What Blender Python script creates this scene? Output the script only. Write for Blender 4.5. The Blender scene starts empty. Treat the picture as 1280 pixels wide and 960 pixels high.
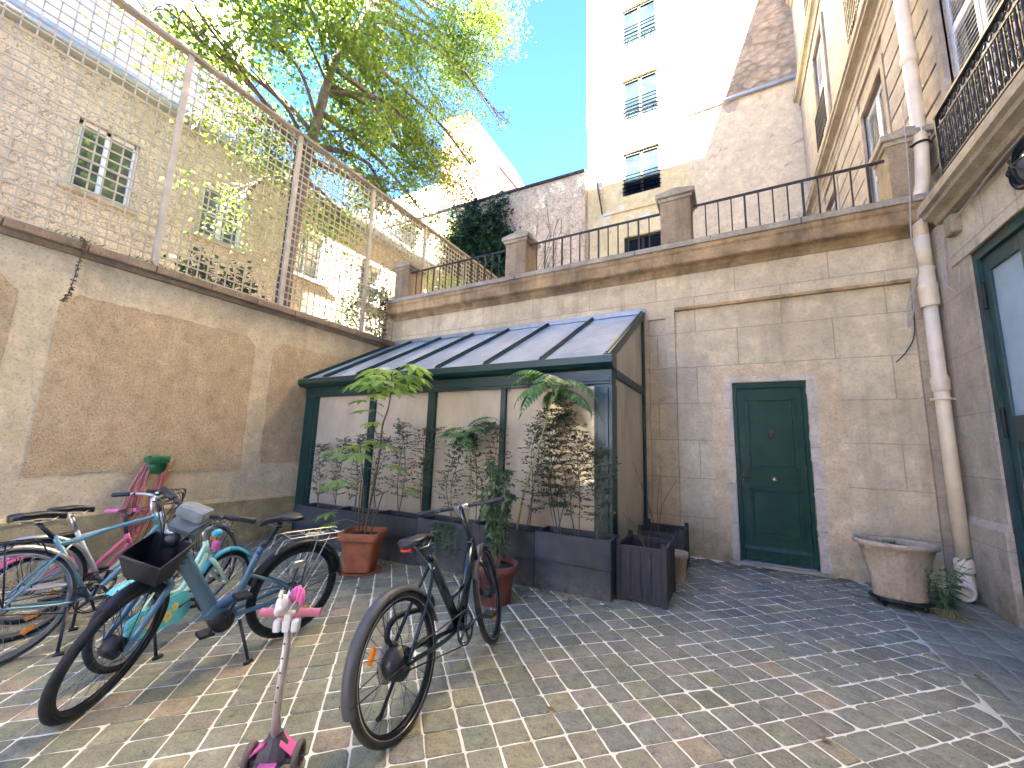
import bpy, bmesh, math, random
from mathutils import Vector, Matrix, noise as mnoise
random.seed(7)
R=math.radians; PI=math.pi
sc=bpy.context.scene
col=sc.collection
V=Vector

# ------------------------------------------------------------------ materials
def newmat(name):
    m=bpy.data.materials.new(name); m.use_nodes=True
    nt=m.node_tree; b=nt.nodes['Principled BSDF']
    return m,nt,b
def tex_coord(nt,scale=(1,1,1),rot=(0,0,0)):
    tc=nt.nodes.new('ShaderNodeTexCoord'); mp=nt.nodes.new('ShaderNodeMapping')
    mp.inputs['Scale'].default_value=scale; mp.inputs['Rotation'].default_value=rot
    nt.links.new(tc.outputs['Object'],mp.inputs['Vector']); return mp.outputs['Vector']
def noise(nt,vec,scale,detail=6,rough=.6,dist=0):
    n=nt.nodes.new('ShaderNodeTexNoise'); n.inputs['Scale'].default_value=scale
    n.inputs['Detail'].default_value=detail; n.inputs['Roughness'].default_value=rough
    n.inputs['Distortion'].default_value=dist
    nt.links.new(vec,n.inputs['Vector']); return n.outputs['Fac']
def ramp(nt,fac,stops):
    r=nt.nodes.new('ShaderNodeValToRGB'); e=r.color_ramp.elements
    while len(e)<len(stops): e.new(.5)
    for i,(p,c) in enumerate(stops):
        e[i].position=p; e[i].color=(c[0],c[1],c[2],1) if hasattr(c,'__len__') else (c,c,c,1)
    nt.links.new(fac,r.inputs['Fac']); return r.outputs['Color']
def mixc(nt,fac,a,b,mode='MIX'):
    m=nt.nodes.new('ShaderNodeMix'); m.data_type='RGBA'; m.blend_type=mode
    for s,i in ((fac,0),(a,6),(b,7)):
        if hasattr(s,'is_linked') or hasattr(s,'links'): nt.links.new(s,m.inputs[i])
        elif i==0: m.inputs[0].default_value=s
        else: m.inputs[i].default_value=(s[0],s[1],s[2],1)
    return m.outputs[2]
def bump(nt,b,h,strength=.5,dist=.01,prev=None):
    n=nt.nodes.new('ShaderNodeBump'); n.inputs['Strength'].default_value=strength
    n.inputs['Distance'].default_value=dist; nt.links.new(h,n.inputs['Height'])
    if prev is not None: nt.links.new(prev,n.inputs['Normal'])
    nt.links.new(n.outputs['Normal'],b.inputs['Normal']); return n.outputs['Normal']
def plain(name,c,rough=.5,metal=0,var=.15,vs=6,bs=0,bscale=60,coat=0,spec=None,dirt=None):
    m,nt,b=newmat(name)
    v=tex_coord(nt); n=noise(nt,v,vs,5,.65)
    lo=tuple(x*(1-var) for x in c); hi=tuple(min(1,x*(1+var)) for x in c)
    cc=ramp(nt,n,[(.3,lo),(.7,hi)])
    if dirt:       # dried splashes near the ground, chips and scratches
        sp=nt.nodes.new('ShaderNodeSeparateXYZ'); nt.links.new(v,sp.inputs[0])
        mr=nt.nodes.new('ShaderNodeMapRange'); mr.inputs['From Min'].default_value=dirt[1]; mr.inputs['From Max'].default_value=0; nt.links.new(sp.outputs['Z'],mr.inputs['Value'])
        mu=nt.nodes.new('ShaderNodeMath'); mu.operation='MULTIPLY'; nt.links.new(mr.outputs[0],mu.inputs[0]); nt.links.new(ramp(nt,noise(nt,v,14,8,.75),[(.38,0),(.62,.8)]),mu.inputs[1])
        cc=mixc(nt,mu.outputs[0],cc,dirt[0])
        cc=mixc(nt,ramp(nt,noise(nt,tex_coord(nt,(1,1,.25)),9,9,.8),[(.60,0),(.70,.35)]),cc,dirt[0])
        cc=mixc(nt,ramp(nt,noise(nt,v,42,6,.8,.4),[(.69,0),(.71,.8)]),cc,dirt[0])
    nt.links.new(cc,b.inputs['Base Color'])
    b.inputs['Roughness'].default_value=rough; b.inputs['Metallic'].default_value=metal
    if coat: b.inputs['Coat Weight'].default_value=coat; b.inputs['Coat Roughness'].default_value=.1
    if spec is not None: b.inputs['Specular IOR Level'].default_value=spec
    if bs: bump(nt,b,noise(nt,v,bscale,4,.6),bs,.004)
    return m
def masonry(name,c,stain,streak=.5,lowmoss=False,roughcast=0,blocks=None,fine=.4,patch=None,axis='x',stainpos=(.45,.75),vines=0,stones=0):
    """weathered plaster or stone; blocks=(width,height,mortar) draws ashlar joints along an axis"""
    m,nt,b=newmat(name)
    v=tex_coord(nt)
    n1=noise(nt,v,.9,8,.65,.3); n2=noise(nt,v,5,8,.7); n3=noise(nt,v,38,6,.7)
    vs=tex_coord(nt,(1,1,.16)); n4=noise(nt,vs,3.2,6,.65)
    base=ramp(nt,n2,[(.28,tuple(x*.62 for x in c)),(.46,tuple(x*.92 for x in c)),(.56,c),(.72,tuple(min(1,x*1.28) for x in c))])
    base=mixc(nt,ramp(nt,n1,[(stainpos[0],0),(stainpos[1],.8)]),base,stain)
    base=mixc(nt,ramp(nt,noise(nt,v,1.7,9,.75,.6),[(.30,.45),(.45,0)]),base,tuple(min(1,x*1.35) for x in c))
    base=mixc(nt,ramp(nt,n4,[(.5,0),(.72,streak)]),base,tuple(x*.8 for x in stain))
    base=mixc(nt,ramp(nt,n3,[(.36,min(.7,.2+fine*.7)),(.50,0)]),base,tuple(x*.45 for x in c))
    if patch:
        pn=noise(nt,v,patch[1],7,.62,.5)
        base=mixc(nt,ramp(nt,pn,[(patch[2],0),(patch[2]+.03,1)]),base,patch[0])
    if vines:      # thin stems and root marks left by a climber
        dn=nt.nodes.new('ShaderNodeTexNoise'); dn.inputs['Scale'].default_value=1.6; dn.inputs['Detail'].default_value=5; nt.links.new(v,dn.inputs['Vector'])
        va=nt.nodes.new('ShaderNodeVectorMath'); va.operation='MULTIPLY_ADD'; va.inputs[1].default_value=(1.1,1.1,1.1); nt.links.new(dn.outputs['Color'],va.inputs[0]); nt.links.new(v,va.inputs[2])
        for sc_,wd in ((vines,.012),(vines*2.7,.02)):
            ve=nt.nodes.new('ShaderNodeTexVoronoi'); ve.feature='DISTANCE_TO_EDGE'; ve.inputs['Scale'].default_value=sc_; nt.links.new(va.outputs[0],ve.inputs['Vector'])
            base=mixc(nt,ramp(nt,ve.outputs['Distance'],[(0,.9),(wd*sc_**.5*1.3,0)]),base,tuple(x*.35 for x in c))
    if lowmoss:
        sp=nt.nodes.new('ShaderNodeSeparateXYZ'); nt.links.new(v,sp.inputs[0])
        mr=nt.nodes.new('ShaderNodeMapRange'); mr.inputs['From Min'].default_value=.55; mr.inputs['From Max'].default_value=-.05
        nt.links.new(sp.outputs['Z'],mr.inputs['Value'])
        mu=nt.nodes.new('ShaderNodeMath'); mu.operation='MULTIPLY'; nt.links.new(mr.outputs[0],mu.inputs[0])
        nt.links.new(ramp(nt,noise(nt,v,3.1,6,.7),[(.35,0),(.65,1)]),mu.inputs[1])
        base=mixc(nt,mu.outputs[0],base,(.15,.14,.06))
    nrm=None
    if blocks:
        sp=nt.nodes.new('ShaderNodeSeparateXYZ'); nt.links.new(v,sp.inputs[0])
        cb=nt.nodes.new('ShaderNodeCombineXYZ')
        nt.links.new(sp.outputs['X' if axis=='x' else 'Y'],cb.inputs[0]); nt.links.new(sp.outputs['Z'],cb.inputs[1])
        br=nt.nodes.new('ShaderNodeTexBrick'); br.inputs['Scale'].default_value=1
        br.inputs['Brick Width'].default_value=blocks[0]; br.inputs['Row Height'].default_value=blocks[1]
        br.inputs['Mortar Size'].default_value=blocks[2]; br.inputs['Mortar Smooth'].default_value=.3
        br.inputs['Bias'].default_value=0
        br.inputs['Color1'].default_value=(.35,.35,.35,1); br.inputs['Color2'].default_value=(.62,.62,.62,1); br.inputs['Mortar'].default_value=(0,0,0,1)
        nt.links.new(cb.outputs[0],br.inputs['Vector'])
        tint=ramp(nt,br.outputs['Color'],[(.3,(.86,.84,.84)),(.65,(1.0,1.0,1.0))])
        base=mixc(nt,1,base,tint,'MULTIPLY')
        base=mixc(nt,ramp(nt,br.outputs['Fac'],[(0,0),(1,.55)]),base,tuple(x*.45 for x in c))
        inv=nt.nodes.new('ShaderNodeMath'); inv.operation='SUBTRACT'; inv.inputs[0].default_value=1
        nt.links.new(br.outputs['Fac'],inv.inputs[1])
        nrm=bump(nt,b,inv.outputs[0],.6,.006)
    nt.links.new(base,b.inputs['Base Color'])
    b.inputs['Roughness'].default_value=.92; b.inputs['Specular IOR Level'].default_value=.2
    nrm=bump(nt,b,n2,.4,.02,nrm)
    nrm=bump(nt,b,n3,min(1,fine*1.6),.012,nrm)
    if stones:
        vo=nt.nodes.new('ShaderNodeTexVoronoi'); vo.inputs['Scale'].default_value=stones; nt.links.new(tex_coord(nt,(1,1,1.7)),vo.inputs['Vector']); nrm=bump(nt,b,vo.outputs['Distance'],1,.12,nrm)
        m2=mixc(nt,ramp(nt,vo.outputs['Distance'],[(.25,0),(.6,.7)]),base,tuple(x*.5 for x in c)); m2=mixc(nt,.6,m2,mixc(nt,1,m2,ramp(nt,vo.outputs['Color'],[(.2,(.6,.6,.6)),(.8,(1.3,1.3,1.3))]),'MULTIPLY')); nt.links.new(m2,b.inputs['Base Color'])
    if roughcast:
        vo=nt.nodes.new('ShaderNodeTexVoronoi'); vo.inputs['Scale'].default_value=70
        nt.links.new(v,vo.inputs['Vector']); bump(nt,b,vo.outputs['Distance'],roughcast*.8,.018,nrm)
    return m
def leafmat(name,c1,c2,trans=.45,rough=.5,vs=1.5):
    m,nt,b=newmat(name)
    oi=nt.nodes.new('ShaderNodeNewGeometry')
    base=ramp(nt,oi.outputs['Random Per Island'],[(0,c1),(.6,c2),(1,tuple(min(1,x*1.35) for x in c2))])
    nt.links.new(base,b.inputs['Base Color']); b.inputs['Roughness'].default_value=rough
    tr=nt.nodes.new('ShaderNodeBsdfTranslucent'); mx=nt.nodes.new('ShaderNodeMixShader'); mx.inputs[0].default_value=trans
    br=mixc(nt,.5,base,(min(1,c2[0]*2.2),min(1,c2[1]*1.9),c2[2]*.8))
    nt.links.new(br,tr.inputs['Color'])
    out=nt.nodes['Material Output']; nt.links.new(b.outputs[0],mx.inputs[1]); nt.links.new(tr.outputs[0],mx.inputs[2]); nt.links.new(mx.outputs[0],out.inputs['Surface'])
    return m
def glassmat(name,tint=(.9,.93,.92),refl=.12,rough=.02,milky=0,milkc=(.7,.75,.75)):
    m,nt,b=newmat(name); out=nt.nodes['Material Output']
    tr=nt.nodes.new('ShaderNodeBsdfTransparent'); tr.inputs[0].default_value=(*tint,1)
    gl=nt.nodes.new('ShaderNodeBsdfGlossy'); gl.inputs['Roughness'].default_value=rough
    fr=nt.nodes.new('ShaderNodeLayerWeight'); fr.inputs['Blend'].default_value=.35 if refl>.15 else .22
    ad=nt.nodes.new('ShaderNodeMath'); ad.operation='MULTIPLY_ADD'; ad.inputs[1].default_value=.9; ad.inputs[2].default_value=refl
    nt.links.new(fr.outputs['Fresnel'],ad.inputs[0]); ad.use_clamp=True
    mx=nt.nodes.new('ShaderNodeMixShader'); nt.links.new(ad.outputs[0],mx.inputs[0])
    first=tr.outputs[0]
    if milky:
        df=nt.nodes.new('ShaderNodeBsdfDiffuse')
        v=tex_coord(nt,(1,1,.4)); n=noise(nt,v,2.5,7,.7)
        nt.links.new(ramp(nt,n,[(.3,tuple(x*.7 for x in milkc)),(.7,milkc)]),df.inputs[0])
        m2=nt.nodes.new('ShaderNodeMixShader'); m2.inputs[0].default_value=milky
        nt.links.new(tr.outputs[0],m2.inputs[1]); nt.links.new(df.outputs[0],m2.inputs[2]); first=m2.outputs[0]
    nt.links.new(first,mx.inputs[1]); nt.links.new(gl.outputs[0],mx.inputs[2]); nt.links.new(mx.outputs[0],out.inputs['Surface'])
    return m

M={}
M['plaster']=masonry('aged_ochre_render',(.69,.56,.34),(.43,.34,.20),.4,True,0,fine=.5)
M['roughcast']=masonry('ochre_roughcast',(.64,.475,.27),(.42,.31,.17),.3,True,1.0,fine=.8)
M['wall_base']=masonry('mossy_render_base',(.56,.44,.23),(.30,.24,.10),.6,True,0,fine=.5)
M['ashlar']=masonry('beige_ashlar',(.72,.61,.41),(.41,.335,.22),.6,True,0,(1.05,.52,.007),fine=.2,axis='x',stainpos=(.5,.8))
M['ashlar_y']=masonry('grey_beige_ashlar',(.50,.44,.38),(.30,.27,.24),.4,False,0,(.9,.42,.006),fine=.3,axis='y')
M['upper_stone']=masonry('cream_facade_stone',(.40,.355,.30),(.28,.24,.20),.35,False,0,(1.1,.36,.006),fine=.2,axis='y',stainpos=(.55,.9))
M['surround']=masonry('pale_render_surround',(.72,.57,.37),(.46,.35,.22),.35,True,0,fine=.4,patch=((.62,.60,.56),3.2,.66))
M['jamb_stone']=masonry('grey_pink_jamb_stone',(.60,.53,.42),(.36,.31,.24),.5,True,0,(3,.62,.006),fine=.35,axis='y',patch=((.30,.22,.2),2.2,.7))
M['pilaster']=masonry('mauve_beige_stone',(.53,.44,.31),(.34,.28,.20),.4,True,0,(3,.50,.006),fine=.35,patch=((.30,.24,.24),2.4,.64))
M['cornice']=masonry('stained_cornice_stone',(.56,.39,.21),(.13,.095,.06),.85,False,0,fine=.5,stainpos=(.42,.6))
M['coping_brown']=masonry('brown_wall_coping',(.36,.26,.16),(.13,.10,.065),.5,False,0,fine=.9,stainpos=(.42,.7))
M['coping']=masonry('lichen_grey_coping',(.50,.44,.34),(.17,.145,.105),.5,False,0,fine=.9,stainpos=(.4,.7))
M['pedestal']=masonry('brown_stained_pedestal',(.40,.31,.20),(.15,.11,.085),.6,False,0,fine=.5,stainpos=(.42,.7))
M['moulding']=masonry('moulded_pale_stone',(.42,.36,.28),(.20,.165,.12),.5,False,0,fine=.3)
M['white_stone']=masonry('pale_limestone',(.68,.61,.50),(.44,.38,.31),.3,False,0,(3,.5,.008),fine=.3,axis='y')
M['old_facade']=masonry('vine_marked_render',(.66,.53,.38),(.42,.32,.22),.3,False,1.0,fine=1.0,patch=((.36,.22,.12),.55,.66),stainpos=(.5,.8),vines=1.6)
M['yellow']=masonry('pale_yellow_render',(.72,.60,.34),(.55,.42,.22),.3,False,0,fine=.2,patch=((.66,.64,.58),.6,.6))
M['grey_wall']=masonry('flaking_grey_render',(.66,.53,.39),(.50,.39,.29),.4,False,.2,fine=.6,patch=((.78,.68,.50),.85,.575),vines=1.1)
M['crackwall']=masonry('cracked_beige_render',(.72,.60,.41),(.52,.42,.29),.3,False,0,fine=.5,patch=((.42,.33,.26),1.4,.62))
M['rubble']=masonry('rubble_masonry',(.58,.46,.31),(.36,.28,.19),.3,False,0,fine=1.0,stones=3.2)
M['brick']=masonry('pinkish_brick',(.16,.07,.05),(.12,.06,.045),.2,False,0,(.24,.08,.012),fine=.3)
M['white_render']=masonry('white_render',(.72,.70,.66),(.55,.53,.5),.2,False,0,fine=.2)
M['zinc']=plain('zinc_roofing',(.30,.33,.36),.5,.6)
M['green_paint']=plain('dark_green_gloss_paint',(.003,.040,.024),.42,0,.3,3,.12,40,spec=.3,dirt=((.035,.09,.065),.4))
M['green_alu']=plain('green_powder_coat',(.008,.036,.028),.38,0,.15,3)
M['teal_paint']=plain('blue_green_door_paint',(.02,.055,.055),.42,0,.35,4,.25,30,dirt=((.20,.21,.19),.4))
M['threshold']=plain('worn_stone_sill',(.34,.29,.22),.85,0,.3,5,.4,40)
M['brass']=plain('aged_brass',(.40,.33,.20),.35,.9)
M['iron']=plain('black_iron',(.018,.018,.02),.5,.3,.3)
M['iron_rust']=plain('weathered_black_rail',(.035,.028,.024),.6,.2,.4,8)
M['pvc']=plain('cream_pipe_paint',(.78,.66,.48),.42,0,.16,3,.15,30)
M['trellis']=plain('weathered_cream_trellis',(.44,.39,.30),.7,0,.22,4)
M['trellis_rail']=plain('brown_grey_timber',(.26,.22,.18),.75,0,.25,5)
M['white_paint']=plain('white_window_paint',(.72,.72,.72),.5,0,.08)
M['shutter']=plain('pale_grey_shutter_paint',(.60,.60,.62),.55,0,.1)
M['dark_glass']=plain('dark_window_glass',(.03,.04,.045),.06,0,.3,2,spec=.9)
M['blue_glass']=plain('frosted_blue_pane',(.30,.42,.52),.22,0,.12,2,spec=.6)
M['curtain_glass']=plain('curtained_glass',(.10,.125,.15),.12,0,.4,2,spec=.6)
M['far_glass']=plain('far_window_glass',(.009,.014,.019),.6,0,.5,2,spec=0)
M['far_frame']=plain('far_window_frame',(.05,.05,.045),.8,0,.1,spec=0)
M['far_iron']=plain('far_guard_iron',(.0008,.0007,.0006),.8,0,.2,spec=.0)
M['con_glass']=glassmat('frosted_conservatory_glass',(.93,.95,.94),.045,.07,.76,(.74,.63,.45))
M['side_glass']=glassmat('side_conservatory_glass',(.93,.95,.94),.12,.04,.80,(.92,.84,.66))
M['roof_glass']=glassmat('sky_tinted_roof_glass',(.72,.76,.76),.22,.05,.82,(.80,.90,.95))  # frosted; the pale blue milk colour paints in the sky's reflection
M['blind']=masonry('cream_blind',(.62,.57,.46),(.5,.46,.37),.3,False,0,fine=.1)
M['inside_wall']=masonry('inner_plaster',(.80,.74,.62),(.66,.56,.42),.2,False,0,fine=.2)
M['planter']=plain('anthracite_planter_resin',(.052,.055,.060),.6,0,.3,6,.2,90,dirt=((.17,.155,.13),.25))
M['dark_wood']=None
M['soil']=plain('dark_soil',(.035,.025,.018),.95,0,.5,30,1,50)
M['terracotta']=plain('orange_terracotta',(.40,.14,.065),.75,0,.28,7,.35,50)
M['terracotta_dark']=plain('reddish_terracotta',(.20,.06,.045),.7,0,.3,6,.3,50)
M['terracotta_pale']=masonry('pale_weathered_terracotta',(.56,.45,.32),(.33,.27,.19),.5,False,0,fine=.4,stainpos=(.4,.7))
M['bark']=plain('grey_brown_bark',(.13,.10,.075),.9,0,.4,9,.8,30)
M['stem']=plain('brown_stem',(.14,.10,.06),.8,0,.3,12)
M['greenstem']=plain('pale_green_petiole',(.28,.33,.12),.6,0,.2,12)
M['tree_leaf']=leafmat('plane_leaves',(.045,.088,.012),(.10,.165,.026),.58)
M['papaya_leaf']=leafmat('bright_palmate_leaves',(.14,.27,.05),(.22,.36,.08),.4,.45)
M['frond']=leafmat('sumac_leaflets',(.07,.17,.05),(.14,.27,.09),.4,.45)
M['shrub_leaf']=leafmat('small_dark_leaves',(.018,.04,.018),(.04,.075,.03),.25,.45)
M['gloss_leaf']=leafmat('glossy_leaves',(.04,.09,.03),(.12,.19,.08),.3,.35)
M['ivy_leaf']=leafmat('dark_ivy',(.008,.03,.018),(.02,.06,.035),.2,.45)
M['rubber']=plain('tyre_rubber',(.014,.014,.015),.75,0,.3,30,.3,120)
M['grey_rubber']=plain('scuffed_tyre',(.045,.042,.04),.8,0,.3,30,.3,120)
M['rim_black']=plain('black_alloy_rim',(.03,.03,.032),.35,.5)
M['rim_silver']=plain('silver_alloy',(.55,.55,.56),.28,.9)
M['steel']=plain('brushed_steel',(.5,.5,.5),.3,.95)
M['dark_steel']=plain('dark_drivetrain_metal',(.05,.05,.055),.4,.6)
M['black_plastic']=plain('black_plastic',(.016,.016,.018),.45,0,.25,15)
M['saddle']=plain('black_saddle_vinyl',(.022,.022,.026),.42,0,.25,12)
M['bikeA']=plain('midnight_green_bike_paint',(.012,.026,.032),.25,.3,.15,4,coat=.6)
M['bikeB']=plain('steel_blue_bike_paint',(.085,.19,.28),.32,.15,.12,4,coat=.5)
M['bikeC']=plain('teal_blue_bike_paint',(.13,.29,.32),.3,.1,.12,4,coat=.5)
M['bikeD']=plain('off_white_bike_paint',(.60,.60,.58),.35,0,.1,4,coat=.4)
M['bikeE']=plain('pink_bike_paint',(.65,.12,.26),.35,0,.1,4,coat=.4)
M['bikeF']=plain('mint_bike_paint',(.45,.72,.58),.35,0,.08,4,coat=.4)
M['fendgrey']=plain('grey_mudguard_plastic',(.075,.078,.085),.5,0,.2,8)
M['orange_ref']=plain('orange_reflector',(.9,.25,.02),.25)
M['red_ref']=plain('red_reflector',(.5,.02,.015),.25)
M['white_plastic']=plain('white_plastic',(.75,.74,.72),.4)
M['cyan_plastic']=plain('turquoise_plastic',(.10,.52,.62),.4)
M['pink_plastic']=plain('pink_plastic',(.80,.16,.42),.4)
M['pale_pink']=plain('pale_pink_grip',(.52,.16,.22),.55)
M['grey_fabric']=plain('grey_cover_fabric',(.20,.23,.23),.8,0,.25,9,.4,40)
M['hose']=plain('faded_red_hose',(.42,.14,.11),.5,0,.25,10)
M['hose_green']=plain('green_reel_plastic',(.02,.14,.045),.4)
M['wire']=plain('grey_white_cable',(.4,.38,.35),.6)
M['foil']=plain('clear_plastic_side',(.55,.53,.45),.2)
M['inner_white']=M['white_paint']

def woodmat():
    m,nt,b=newmat('weathered_black_timber')
    v=tex_coord(nt,(14,14,1.2)); n=noise(nt,v,1.6,8,.7); v2=tex_coord(nt); n2=noise(nt,v2,3,5)
    c=ramp(nt,n,[(.3,(.022,.020,.022)),(.55,(.05,.045,.045)),(.8,(.10,.088,.08))])
    c=mixc(nt,ramp(nt,n2,[(.4,0),(.7,.5)]),c,(.03,.03,.035))
    nt.links.new(c,b.inputs['Base Color']); b.inputs['Roughness'].default_value=.75; bump(nt,b,n,.4,.004); return m
M['dark_wood']=woodmat()
def pavermat():
    m,nt,b=newmat('paving_setts')
    at=nt.nodes.new('ShaderNodeVertexColor'); at.layer_name='tint'
    v=tex_coord(nt); n=noise(nt,v,16,8,.7); n2=noise(nt,v,95,5,.7); n3=noise(nt,v,1.1,6,.65,.4)
    c=mixc(nt,1,at.outputs['Color'],ramp(nt,n,[(.30,(.5,.5,.48)),(.46,(1,1,1)),(.56,(1.12,1.12,1.1)),(.72,(1.7,1.65,1.55))]),'MULTIPLY')
    c=mixc(nt,ramp(nt,n3,[(.48,0),(.7,.45)]),c,(.075,.085,.04))
    c=mixc(nt,ramp(nt,noise(nt,v,2.7,5,.7),[(.58,0),(.72,.4)]),c,(.06,.06,.06))
    c=mixc(nt,ramp(nt,n2,[(.56,0),(.66,.5)]),c,(.45,.41,.31))
    c=mixc(nt,ramp(nt,n2,[(.34,.6),(.46,0)]),c,(.04,.04,.035))
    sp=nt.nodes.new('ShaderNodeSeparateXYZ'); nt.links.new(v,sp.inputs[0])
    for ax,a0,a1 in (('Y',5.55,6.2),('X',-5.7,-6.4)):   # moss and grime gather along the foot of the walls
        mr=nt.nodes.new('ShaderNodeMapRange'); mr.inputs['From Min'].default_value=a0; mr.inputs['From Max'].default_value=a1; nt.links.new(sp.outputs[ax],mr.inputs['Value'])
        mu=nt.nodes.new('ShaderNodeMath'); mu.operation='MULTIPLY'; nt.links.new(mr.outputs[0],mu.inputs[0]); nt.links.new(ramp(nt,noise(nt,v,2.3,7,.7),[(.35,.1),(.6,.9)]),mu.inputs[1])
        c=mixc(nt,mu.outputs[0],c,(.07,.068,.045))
    nt.links.new(c,b.inputs['Base Color'])
    nt.links.new(ramp(nt,n,[(.3,.55),(.7,.85)]),b.inputs['Roughness'])
    nr=bump(nt,b,n,.7,.010); bump(nt,b,n2,.7,.005,nr); return m
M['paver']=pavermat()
def mortarmat():
    m,nt,b=newmat('pale_mortar_joints')
    v=tex_coord(nt); n=noise(nt,v,5,8,.7); n2=noise(nt,v,70,5,.7); n3=noise(nt,v,1.0,5,.6)
    c=ramp(nt,n,[(.3,(.70,.65,.50)),(.5,(.88,.83,.68)),(.75,(.92,.89,.77))])
    sp=nt.nodes.new('ShaderNodeSeparateXYZ'); nt.links.new(v,sp.inputs[0])
    c=mixc(nt,ramp(nt,n3,[(.56,0),(.8,.3)]),c,(.34,.33,.25))
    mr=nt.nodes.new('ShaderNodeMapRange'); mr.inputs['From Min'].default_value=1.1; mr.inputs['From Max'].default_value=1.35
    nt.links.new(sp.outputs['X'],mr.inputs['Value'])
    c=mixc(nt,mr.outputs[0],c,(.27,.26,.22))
    nt.links.new(c,b.inputs['Base Color']); b.inputs['Roughness'].default_value=.95; bump(nt,b,n2,.7,.004); return m
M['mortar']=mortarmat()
M['gravel']=plain('terrace_gravel',(.30,.28,.24),.95,0,.3,20,.8,60)
M['grass']=plain('garden_soil_and_grass',(.085,.07,.045),.95,0,.5,12,.8,40)

# ------------------------------------------------------------------ mesh builder
class MB:
    def __init__(s,T=None): s.v=[]; s.f=[]; s.T=T; s.smooth=[]
    def add(s,vs,fs,smooth=False):
        k=len(s.v)
        for p in vs:
            p=V(p); s.v.append(s.T(p) if s.T else p)
        for f in fs: s.f.append([i+k for i in f]); s.smooth.append(smooth)
    def box(s,a,b,bev=0):
        x0,x1=sorted((a[0],b[0])); y0,y1=sorted((a[1],b[1])); z0,z1=sorted((a[2],b[2]))
        if bev<=0:
            s.add([(x0,y0,z0),(x1,y0,z0),(x1,y1,z0),(x0,y1,z0),(x0,y0,z1),(x1,y0,z1),(x1,y1,z1),(x0,y1,z1)],
              [(0,3,2,1),(4,5,6,7),(0,1,5,4),(1,2,6,5),(2,3,7,6),(3,0,4,7)]); return
        bm=bmesh.new(); bmesh.ops.create_cube(bm,size=1)
        for v in bm.verts: v.co=V(((x0+x1)/2+v.co.x*(x1-x0),(y0+y1)/2+v.co.y*(y1-y0),(z0+z1)/2+v.co.z*(z1-z0)))
        bmesh.ops.bevel(bm,geom=bm.edges[:],offset=min(bev,(x1-x0)*.45,(y1-y0)*.45,(z1-z0)*.45),segments=2,profile=.5,affect='EDGES')
        bm.verts.index_update()
        s.add([v.co.copy() for v in bm.verts],[[v.index for v in f.verts] for f in bm.faces]); bm.free()
    def beam(s,p,q,w,h,up=(0,0,1)):
        p=V(p);q=V(q);d=(q-p).normalized();u=V(up)
        if abs(d.dot(u))>.98: u=V((1,0,0))
        a=d.cross(u).normalized();b=a.cross(d).normalized()
        vs=[]
        for c in (p,q):
            for i,j in ((-1,-1),(1,-1),(1,1),(-1,1)): vs.append(c+a*(w/2*i)+b*(h/2*j))
        s.add(vs,[(0,3,2,1),(4,5,6,7),(0,1,5,4),(1,2,6,5),(2,3,7,6),(3,0,4,7)])
    def tube(s,pts,r,n=8,closed=False,cap=True,flat=None):
        """sweep a circle; r number or list; flat=(sx,sy) squashes the section"""
        P=[V(p) for p in pts]; m=len(P)
        rs=r if hasattr(r,'__len__') else [r]*m
        prev=None; rings=[]
        for i in range(m):
            if closed: d=(P[(i+1)%m]-P[i-1])
            else: d=P[min(i+1,m-1)]-P[max(i-1,0)]
            if d.length<1e-9: d=V((0,0,1))
            d.normalize()
            if prev is None:
                u=V((0,0,1)) if abs(d.z)<.9 else V((1,0,0))
                a=d.cross(u).normalized()
            else:
                a=prev-d*prev.dot(d); a.normalize()
            prev=a; b=d.cross(a)
            fx,fy=flat if flat else (1,1)
            rings.append([P[i]+a*(rs[i]*fx*math.cos(2*PI*k/n))+b*(rs[i]*fy*math.sin(2*PI*k/n)) for k in range(n)])
        vs=[p for g in rings for p in g]; fs=[]
        for i in range(m if closed else m-1):
            j=(i+1)%m
            for k in range(n):
                l=(k+1)%n; fs.append((i*n+k,i*n+l,j*n+l,j*n+k))
        s.add(vs,fs,True)
        if cap and not closed: s.add(rings[0],[list(range(n))[::-1]]); s.add(rings[-1],[list(range(n))])
    def ring(s,c,R_,r,axis='y',n=40,k=8,flat=None,a0=0,a1=2*PI):
        c=V(c); full=abs(a1-a0-2*PI)<1e-6; m=n if full else n+1; pts=[]
        for i in range(m):
            t=a0+(a1-a0)*i/n; x,y=R_*math.cos(t),R_*math.sin(t)
            pts.append(c+(V((x,0,y)) if axis=='y' else V((0,x,y)) if axis=='x' else V((x,y,0))))
        s.tube(pts,r,k,closed=full,flat=flat)
    def lathe(s,prof,c=(0,0,0),n=32,sx=1,sy=1,axis='z'):
        c=V(c); vs=[]; m=len(prof)
        for r,z in prof:
            for k in range(n):
                t=2*PI*k/n; x,y=r*math.cos(t)*sx,r*math.sin(t)*sy
                vs.append(c+(V((x,y,z)) if axis=='z' else V((x,z,y)) if axis=='y' else V((z,x,y))))
        fs=[]
        for i in range(m-1):
            for k in range(n):
                l=(k+1)%n; fs.append((i*n+k,i*n+l,(i+1)*n+l,(i+1)*n+k))
        s.add(vs,fs,True)
    def prism(s,poly,h0,h1,axis='z'):
        n=len(poly)
        def P(a,b,h): return (a,b,h) if axis=='z' else (h,a,b) if axis=='x' else (a,h,b)
        s.add([P(a,b,h0) for a,b in poly]+[P(a,b,h1) for a,b in poly],
          [list(range(n))[::-1],list(range(n,2*n))]+[(i,(i+1)%n,n+(i+1)%n,n+i) for i in range(n)])
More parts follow.
